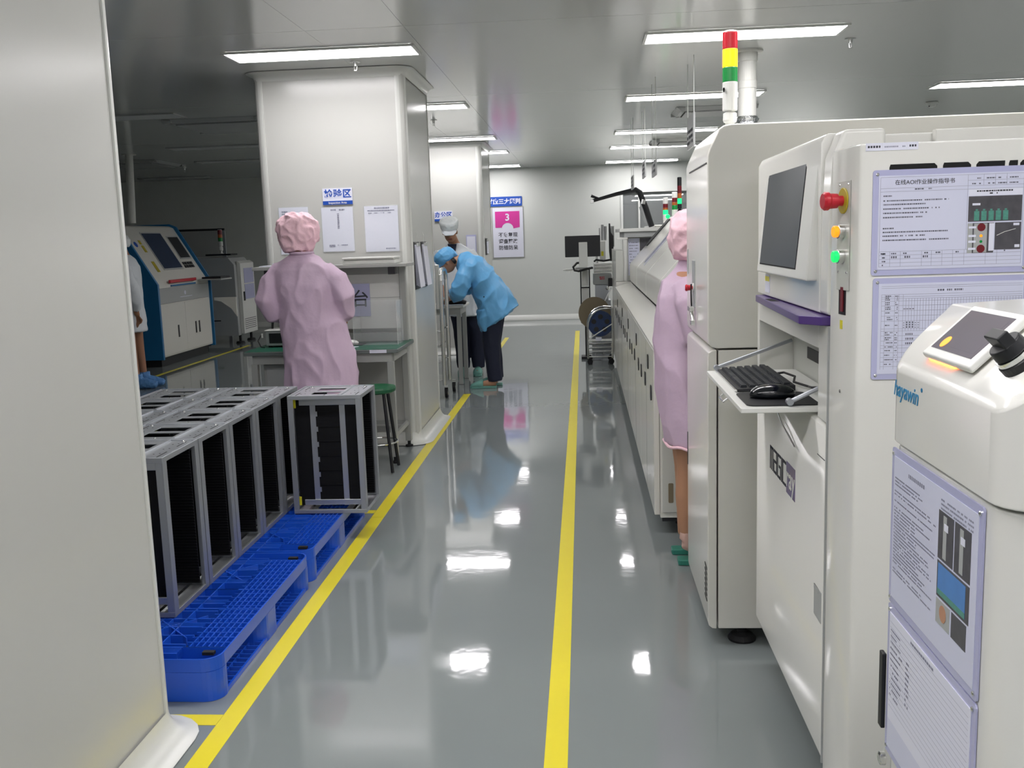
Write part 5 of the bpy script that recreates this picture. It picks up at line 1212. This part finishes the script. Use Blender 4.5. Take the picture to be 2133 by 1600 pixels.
# --- woman in pink at the bench, seen from behind
P = thing('person', (-1.68, 6.05, 0), 'person in a pink gown and cap seen from behind at the grey bench', 'person')
hc = Vector((-1.765, 6.03, 1.565))
b = MB(); head(b, hc, (0, 1, -.35), (0, .3, 1))
b.tube([(-1.755, 6.0, 1.50), (-1.745, 5.99, 1.42), (-1.74, 6.0, 1.33)], [.052, .052, .08])
b.rings([((-1.74, 6.0, 1.40), (.08, 0, 0), (0, .06, 0)), ((-1.74, 6.0, 1.34), (.165, 0, 0), (0, .09, 0)), ((-1.735, 6.0, 1.2), (.155, 0, 0), (0, .105, 0)), ((-1.72, 6.02, 1.02), (.13, 0, 0), (0, .095, 0)), ((-1.70, 6.03, .86), (.165, 0, 0), (0, .12, 0)), ((-1.70, 6.03, .76), (.15, 0, 0), (0, .11, 0))], 16)
for q in (-1, 1):
    b.tube([(-1.70 + q * .085, 6.03, .82), (-1.69 + q * .09, 6.04, .45), (-1.69 + q * .095, 6.02, .09)], [.088, .058, .036])
    b.tube([(-1.69 + q * .095, 6.00, .055), (-1.69 + q * .10, 6.06, .05), (-1.69 + q * .105, 6.15, .036)], [.038, .035, .026])
    sh = Vector((-1.74 + q * .16, 6.0, 1.34)); el = Vector((-1.735 + q * .235, 5.97, 1.12)); wr = Vector((-1.735 + q * .16, 6.24, 1.04))
    b.tube([sh, el], [.05, .04]); b.tube([el, wr], [.038, .026]); hand(b, wr, (-q * .25, 1, -.35), (-q, 0, .2), (0, .3, 1), .95, .5)
solid(b, 'body', 'skin', P, .008)
for q in (-1, 1): shoe((-1.69 + q * .105, 6.08, 0), (0, 1, 0), 'clog', P, .25)
g = MB()
g.rings([((-1.745, 5.99, 1.448), (.058, 0, 0), (0, .055, 0)), ((-1.745, 5.99, 1.42), (.085, 0, 0), (0, .07, 0)), ((-1.744, 5.99, 1.385), (.155, 0, 0), (0, .10, 0)), ((-1.742, 5.99, 1.34), (.195, 0, 0), (0, .125, 0)), ((-1.735, 5.99, 1.25), (.198, 0, 0), (0, .135, 0)),
         ((-1.72, 6.0, 1.10), (.195, 0, 0), (0, .135, 0)), ((-1.70, 6.01, .95), (.208, 0, 0), (0, .145, 0)), ((-1.685, 6.02, .80), (.232, 0, 0), (0, .16, 0)), ((-1.68, 6.03, .62), (.238, 0, 0), (0, .165, 0)), ((-1.675, 6.03, .46), (.235, 0, 0), (0, .165, 0))], 32)
for q in (-1, 1):
    g.tube([(-1.742 + q * .13, 5.99, 1.345), (-1.74 + q * .205, 5.98, 1.27), (-1.735 + q * .245, 5.965, 1.17), (-1.735 + q * .225, 6.02, 1.09), (-1.735 + q * .18, 6.16, 1.05), (-1.735 + q * .165, 6.215, 1.045)], [.062, .066, .072, .074, .058, .038], 16)
g = solid(g, 'pink_gown', 'pink', P, .009, 3, .016, 7, (1.3, 1, .7))
MB().tube([(-1.745 + .068 * math.cos(math.tau * i / 20), 5.99 + .062 * math.sin(math.tau * i / 20), 1.445) for i in range(21)], .010, 8).build('collar', 'pink', P, smooth=True)
mobcap(hc + Vector((-.005, -.01, -.004)), 1.02, 'pinkcap', P, (0, .12, 1), rx=.98)

# --- woman in pink between the tall cabinet and the oven
P = thing('person', (.47, 4.38, 0), 'person in pink gown, bare legs, half hidden by the tall white machine', 'person')
hc = Vector((.505, 4.36, 1.475))
b = MB(); head(b, hc, (1, .25, -.3), (.25, 0, 1))
b.tube([(.49, 4.37, 1.41), (.475, 4.38, 1.35), (.46, 4.38, 1.26)], [.05, .05, .07])
b.rings([((.455, 4.38, 1.33), (0, .07, 0), (.055, 0, 0)), ((.45, 4.38, 1.27), (0, .15, 0), (.08, 0, 0)), ((.44, 4.38, 1.1), (0, .14, 0), (.095, 0, 0)), ((.43, 4.38, .95), (0, .12, 0), (.085, 0, 0)), ((.435, 4.38, .80), (0, .15, 0), (.11, 0, 0)), ((.44, 4.38, .72), (0, .14, 0), (.10, 0, 0))], 16)
# left leg straight, near leg with lifted heel
b.tube([(.45, 4.46, .76), (.46, 4.46, .42), (.455, 4.46, .09)], [.085, .054, .036]); b.tube([(.44, 4.46, .05), (.50, 4.46, .048), (.60, 4.46, .034)], [.036, .034, .026])
b.tube([(.445, 4.31, .76), (.455, 4.31, .45), (.448, 4.31, .33), (.447, 4.31, .20), (.452, 4.31, .135)], [.085, .052, .054, .042, .034])
b.tube([(.432, 4.31, .10), (.47, 4.31, .085), (.56, 4.31, .052), (.60, 4.31, .04)], [.030, .034, .028, .022])
for q, wr in ((-1, (.70, 4.27, 1.05)), (1, (.72, 4.46, 1.05))):
    sh = Vector((.455, 4.38 + q * .155, 1.26)); el = Vector((.50, 4.38 + q * .18, 1.02)); wr = Vector(wr)
    b.tube([sh, el], [.048, .038]); b.tube([el, wr], [.037, .025]); hand(b, wr, (1, -q * .3, 0), (0, -q, .3), (0, 0, 1), .92, .5)
solid(b, 'body', 'skin', P, .008)
shoe((.515, 4.46, 0), (1, 0, 0), 'clog', P, .25); shoe((.53, 4.31, 0), (1, 0, 0), 'clog', P, .25)
b = MB(); b.tube([(.4295, 4.31, .105), (.445, 4.31, .10), (.50, 4.31, .078), (.54, 4.31, .062)], [.030, .036, .036, .034], 14)
b.tube([(.453, 4.31, .155), (.447, 4.31, .11)], [.037, .036], 14); solid(b, 'sock', 'sock', P, .007, 3)
g = MB()
g.rings([((.485, 4.375, 1.385), (0, .055, 0), (.055, 0, 0)), ((.475, 4.38, 1.355), (0, .06, 0), (.06, 0, 0)), ((.46, 4.38, 1.32), (0, .08, 0), (.072, 0, 0)), ((.455, 4.38, 1.28), (0, .16, 0), (.10, 0, 0)), ((.445, 4.38, 1.22), (0, .185, 0), (.118, 0, 0)), ((.435, 4.38, 1.12), (0, .185, 0), (.125, 0, 0)), ((.43, 4.38, .98), (0, .18, 0), (.118, 0, 0)), ((.435, 4.38, .82), (0, .195, 0), (.118, 0, 0)), ((.45, 4.38, .68), (0, .20, 0), (.112, 0, 0)), ((.462, 4.38, .565), (0, .195, 0), (.105, 0, 0))], 32)
for q in (-1, 1):
    g.tube([(.455, 4.38 + q * .12, 1.265), (.465, 4.38 + q * .185, 1.20), (.49, 4.38 + q * .20, 1.06), (.57, 4.38 + q * .18, 1.03), (.66, 4.38 + q * .12, 1.045)], [.068, .074, .07, .06, .038], 16)
solid(g, 'pink_gown', 'pink', P, .009, 3, .014, 8, (1, 1, .4))
hm = MB().tube([(.465 + .112 * math.cos(math.tau * i / 40), 4.38 + .202 * math.sin(math.tau * i / 40), .558 + .006 * math.sin(i)) for i in range(41)], .007, 8); hm.build('gown_hem', 'pinkcap', P, smooth=True)
mobcap(hc + Vector((-.01, 0, .0)), .93, 'pinkcap', P, (.15, 0, 1), rx=1.0)

# --- man in the blue coat, bent over the table, facing left
P = thing('person', (-.95, 9.75, 0), 'person in a blue coat and navy trousers bending over the small table', 'person')
hc = Vector((-1.365, 9.75, 1.285)); hf = (-.80, 0, -.60); hup = (-.60, 0, .80)
b = MB(); head(b, hc, hf, hup)
b.tube([(-1.31, 9.75, 1.285), (-1.255, 9.75, 1.285), (-1.18, 9.75, 1.27)], [.055, .055, .08])
def ringx(x, z, hy_, hn, a):  # ring across a spine leaning by angle a from vertical
    return ((x, 9.75, z), (0, hy_, 0), (math.cos(a) * hn, 0, math.sin(a) * hn))
b.rings([ringx(-1.22, 1.28, .07, .06, 1.1), ringx(-1.15, 1.25, .17, .09, 1.05), ringx(-1.05, 1.15, .165, .11, .95), ringx(-.96, 1.0, .14, .11, .75), ringx(-.90, .88, .15, .12, .4), ringx(-.89, .78, .15, .12, .1)], 16)
for q in (-1, 1):
    y = 9.75 + q * .085
    b.tube([(-.90, y, .82), (-.945, y, .45), (-.90, y, .09)], [.088, .06, .04]); b.tube([(-.90, y, .055), (-.97, y, .05), (-1.07, y, .035)], [.038, .036, .028])
    sh = Vector((-1.16, 9.75 + q * .16, 1.20)); el = Vector((-1.23, 9.75 + q * .2, .97)); wr = Vector((-1.36, 9.90 + q * .09, .905))
    b.tube([sh, el], [.05, .04]); b.tube([el, wr], [.038, .027]); hand(b, wr, (-.8, .5, -.25), (-.2, -q, .1), (-.2, 0, 1), 1.0, .7)
solid(b, 'body', 'skin', P, .008)
face_bits(hc, hf, hup, 1.0, P)
tr_ = MB()
for q in (-1, 1):
    y = 9.75 + q * .085
    tr_.tube([(-.90, y, .86), (-.915, y, .70), (-.935, y, .45), (-.915, y, .2), (-.905, y, .075)], [.115, .108, .085, .076, .072], 18)
tr_.rings([ringx(-.905, .93, .16, .13, .3), ringx(-.90, .80, .18, .14, .1), ringx(-.905, .72, .16, .12, 0)], 18)
solid(tr_, 'trousers', 'navy', P, .010, 4, .008, 9, (1, 1, .5))
for q in (-1, 1): shoe((-.985 - (.045 if q < 0 else 0), 9.75 + q * .09, 0), (-1, 0, 0), 'clogl', P, .27)
g = MB()
g.rings([ringx(-1.235, 1.295, .075, .075, 1.2), ringx(-1.19, 1.275, .15, .105, 1.1), ringx(-1.11, 1.215, .205, .14, 1.0), ringx(-1.02, 1.10, .205, .16, .9), ringx(-.955, .98, .20, .175, .8), ringx(-.90, .86, .215, .195, .7), ringx(-.865, .76, .225, .215, .6), ringx(-.845, .695, .23, .235, .58)], 32)
g.rings([((-.985, 9.75, .80), (0, .20, 0), (.09, 0, .02)), ((-.985, 9.75, .68), (0, .20, 0), (.08, 0, .02)), ((-.985, 9.75, .59), (0, .18, 0), (.045, 0, .01))], 24)
for q in (-1, 1):
    g.tube([(-1.13, 9.75 + q * .13, 1.21), (-1.175, 9.75 + q * .2, 1.13), (-1.225, 9.75 + q * .215, .99), (-1.28, 9.80 + q * .17, .945), (-1.31, 9.84 + q * .14, .93)], [.085, .088, .082, .066, .045], 16)
solid(g, 'blue_coat', 'bluec', P, .009, 3, .022, 7, (1, 1, .8))
cpm = MB(); f_, r_, u_ = frame(hf, hup)
cc = hc + u_ * .045 - f_ * .01
cpm.rings([(cc + u_ * h_, r_ * q_, f_ * q_ * 1.12) for h_, q_ in ((-.06, .080), (-.045, .092), (-.01, .098), (.03, .10), (.06, .086), (.078, .05), (.082, .015))], 24)
cpm.rings([(cc + f_ * .07 - u_ * .035, r_ * .07, u_ * .010), (cc + f_ * .145 - u_ * .045, r_ * .05, u_ * .007)], 14)
cpm.rings([(cc - f_ * .06 - u_ * .02, r_ * .06, u_ * .05), (cc - f_ * .115 - u_ * .03, r_ * .05, u_ * .045)], 14)
solid(cpm, 'blue_cap', 'bluec', P, .007, 3, .004, 20, (1, 1, 1))
hrm = MB(); hrm.rings([(hc - f_ * .05 - u_ * .04, r_ * .078, u_ * .05), (hc - f_ * .088 - u_ * .05, r_ * .06, u_ * .04)], 14); solid(hrm, 'hair', 'hair', P, .007, 2)
MB().lathe((-.98, 9.535, .93), (0, -1, 0), [(0, .007), (.003, .006)], 10).build('pocket_mark', 'black', P)

# --- man with the white cap, facing the camera, head bowed
P = thing('person', (-1.28, 10.72, 0), 'person with a white peaked cap looking down, behind the person in blue', 'person')
hc = Vector((-1.43, 10.55, 1.585)); hf = (.08, -.9, -.42); hup = (0, -.4, .9)
b = MB(); head(b, hc, hf, hup)
b.tube([(-1.425, 10.60, 1.54), (-1.41, 10.66, 1.48), (-1.40, 10.70, 1.38)], [.055, .057, .09])
def ry(x, y, z, a_, b_): return ((x, y, z), (a_, 0, 0), (0, b_, 0))
b.rings([ry(-1.40, 10.68, 1.44, .08, .06), ry(-1.40, 10.69, 1.38, .18, .095), ry(-1.39, 10.71, 1.2, .165, .11), ry(-1.36, 10.73, 1.0, .14, .10), ry(-1.33, 10.74, .86, .165, .12), ry(-1.32, 10.74, .78, .16, .11)], 16)
for q in (-1, 1):
    x = -1.29 + q * .085
    b.tube([(x - .02, 10.74, .82), (x + .01, 10.70, .45), (x + .02, 10.70, .09)], [.09, .06, .04]); b.tube([(x + .02, 10.72, .055), (x + .02, 10.62, .05), (x + .02, 10.53, .035)], [.038, .036, .028])
    sh = Vector((-1.40 + q * .175, 10.68, 1.33)); el = Vector((-1.40 + q * .22, 10.64, 1.07)); wr = Vector((-1.42 + q * .10, 10.40, .99))
    b.tube([sh, el], [.052, .042]); b.tube([el, wr], [.04, .028]); hand(b, wr, (-q * .2, -1, -.45), (-q, 0, .1), (0, -.3, 1), 1.0, .6)
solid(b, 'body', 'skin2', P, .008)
face_bits(hc, hf, hup, 1.0, P)
g = MB()
g.rings([ry(-1.405, 10.68, 1.455, .075, .07), ry(-1.40, 10.68, 1.42, .13, .095), ry(-1.40, 10.68, 1.36, .215, .125), ry(-1.39, 10.70, 1.2, .215, .145), ry(-1.36, 10.72, 1.0, .20, .14), ry(-1.33, 10.73, .85, .205, .15), ry(-1.32, 10.73, .66, .215, .155)], 30)
for q in (-1, 1):
    g.tube([(-1.40 + q * .15, 10.68, 1.345), (-1.40 + q * .215, 10.67, 1.25), (-1.40 + q * .235, 10.63, 1.08), (-1.41 + q * .17, 10.50, 1.02), (-1.42 + q * .125, 10.44, 1.0)], [.08, .084, .078, .062, .045], 16)
solid(g, 'white_coat', 'whitec', P, .010, 5, .013, 8, (1, 1, .5))
MB().prism([(-1.46, 1.45), (-1.36, 1.45), (-1.385, 1.33), (-1.40, 1.30), (-1.43, 1.34)], 'y', 10.545, 10.56).build('dark_shirt', 'navy', P, .004)
tr_ = MB()
for q in (-1, 1):
    x = -1.29 + q * .085; tr_.tube([(x - .02, 10.74, .84), (x, 10.72, .62), (x + .01, 10.71, .4), (x + .02, 10.70, .075)], [.11, .10, .08, .072], 18)
solid(tr_, 'trousers', 'navy', P, .010, 4, .008, 9, (1, 1, .5))
for q in (-1, 1): shoe((-1.27 + q * .085, 10.62, 0), (0, -1, 0), 'clogl', P, .27)
f_, r_, u_ = frame(hf, hup); cc = hc + u_ * .068 - f_ * .012
cpm = MB(); cpm.rings([(cc + u_ * h_, r_ * q_, f_ * q_ * 1.1) for h_, q_ in ((-.04, .084), (-.03, .094), (.0, .100), (.035, .104), (.058, .10), (.07, .07), (.074, .02))], 26)
solid(cpm, 'white_cap', 'capw', P, .007, 3, .004, 20, (1, 1, 1))
cpm = MB(); cpm.rings([(cc + f_ * .08 - u_ * .028, r_ * .085, u_ * .008), (cc + f_ * .12 - u_ * .036, r_ * .075, u_ * .007), (cc + f_ * .155 - u_ * .048, r_ * .045, u_ * .006)], 18)
cpm.build('cap_peak', 'whitec', P, smooth=True)

# --- person at the far left, mostly behind the near column
P = thing('person', (-4.870, 10.2, 0), 'person in white coat and blue shoe covers, mostly hidden by the near column', 'person')
hc = Vector((-4.950, 10.2, 1.56))
b = MB(); head(b, hc, (-1, .3, -.2)); b.tube([(-4.940, 10.2, 1.5), (-4.930, 10.2, 1.40)], [.055, .08])
b.rings([ry(-4.930, 10.2, 1.42, .08, .06), ry(-4.930, 10.2, 1.36, .12, .16), ry(-4.930, 10.2, 1.1, .11, .14), ry(-4.930, 10.2, .9, .12, .15), ry(-4.930, 10.2, .8, .11, .14)], 16)
for q in (-1, 1):
    y = 10.2 + q * .09; b.tube([(-4.920, y, .84), (-4.890, y, .45), (-4.860, y, .09)], [.085, .056, .036]); b.tube([(-4.850, y, .05), (-4.78, y, .05), (-4.68, y, .035)], [.036, .035, .026])
wr = Vector((-4.780, 10.08, .80)); b.tube([(-4.890, 10.03, 1.32), (-4.770, 10.02, 1.05)], [.05, .04]); b.tube([(-4.770, 10.02, 1.05), wr], [.038, .027]); hand(b, wr, (-.15, 0, -1), (-1, 0, 0), (1, 0, 0), 1, .4)
b.tube([(-4.950, 10.37, 1.32), (-4.970, 10.4, 1.05)], [.05, .04]); b.tube([(-4.970, 10.4, 1.05), (-5.050, 10.35, .85)], [.038, .027]); hand(b, (-5.050, 10.35, .85), (-.2, 0, -1), (-1, 0, 0), (1, 0, 0), 1, .4)
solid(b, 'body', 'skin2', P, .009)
g = MB(); g.rings([ry(-4.940, 10.2, 1.45, .07, .07), ry(-4.930, 10.2, 1.40, .11, .13), ry(-4.920, 10.2, 1.32, .14, .19), ry(-4.910, 10.2, 1.1, .14, .18), ry(-4.910, 10.2, .9, .14, .18), ry(-4.900, 10.2, .62, .15, .19)], 26)
g.tube([(-4.900, 10.05, 1.33), (-4.840, 10.0, 1.24), (-4.770, 10.0, 1.08), (-4.760, 10.03, .95), (-4.775, 10.07, .87)], [.08, .085, .075, .068, .055], 16)
g.tube([(-4.940, 10.35, 1.33), (-4.970, 10.42, 1.1), (-5.030, 10.37, .92)], [.08, .07, .05], 16)
solid(g, 'white_coat', 'whitec', P, .011, 4, .012, 8, (1, 1, .6))
for q in (-1, 1):
    c_ = MB(); y = 10.2 + q * .09
    c_.tube([(-4.88, y, .06), (-4.83, y, .065), (-4.74, y, .055), (-4.64, y, .045)], [.05, .062, .056, .035], 14); c_.tube([(-4.850, y, .06), (-4.855, y, .16)], [.055, .058], 14)
    for i_, v_ in enumerate(c_.v): v_.z = max(v_.z, .003)
    solid(c_, 'shoe_cover', 'cover', P, .008, 2, .008, 25, (1, 1, 1))
c_ = MB(); c_.rings([(hc + Vector((0, 0, h_)), (q_, 0, 0), (0, q_, 0)) for h_, q_ in ((-.03, .09), (0, .102), (.05, .105), (.09, .08), (.105, .03))], 20); solid(c_, 'white_cap', 'capw', P, .009, 3, .004, 20, (1, 1, 1))
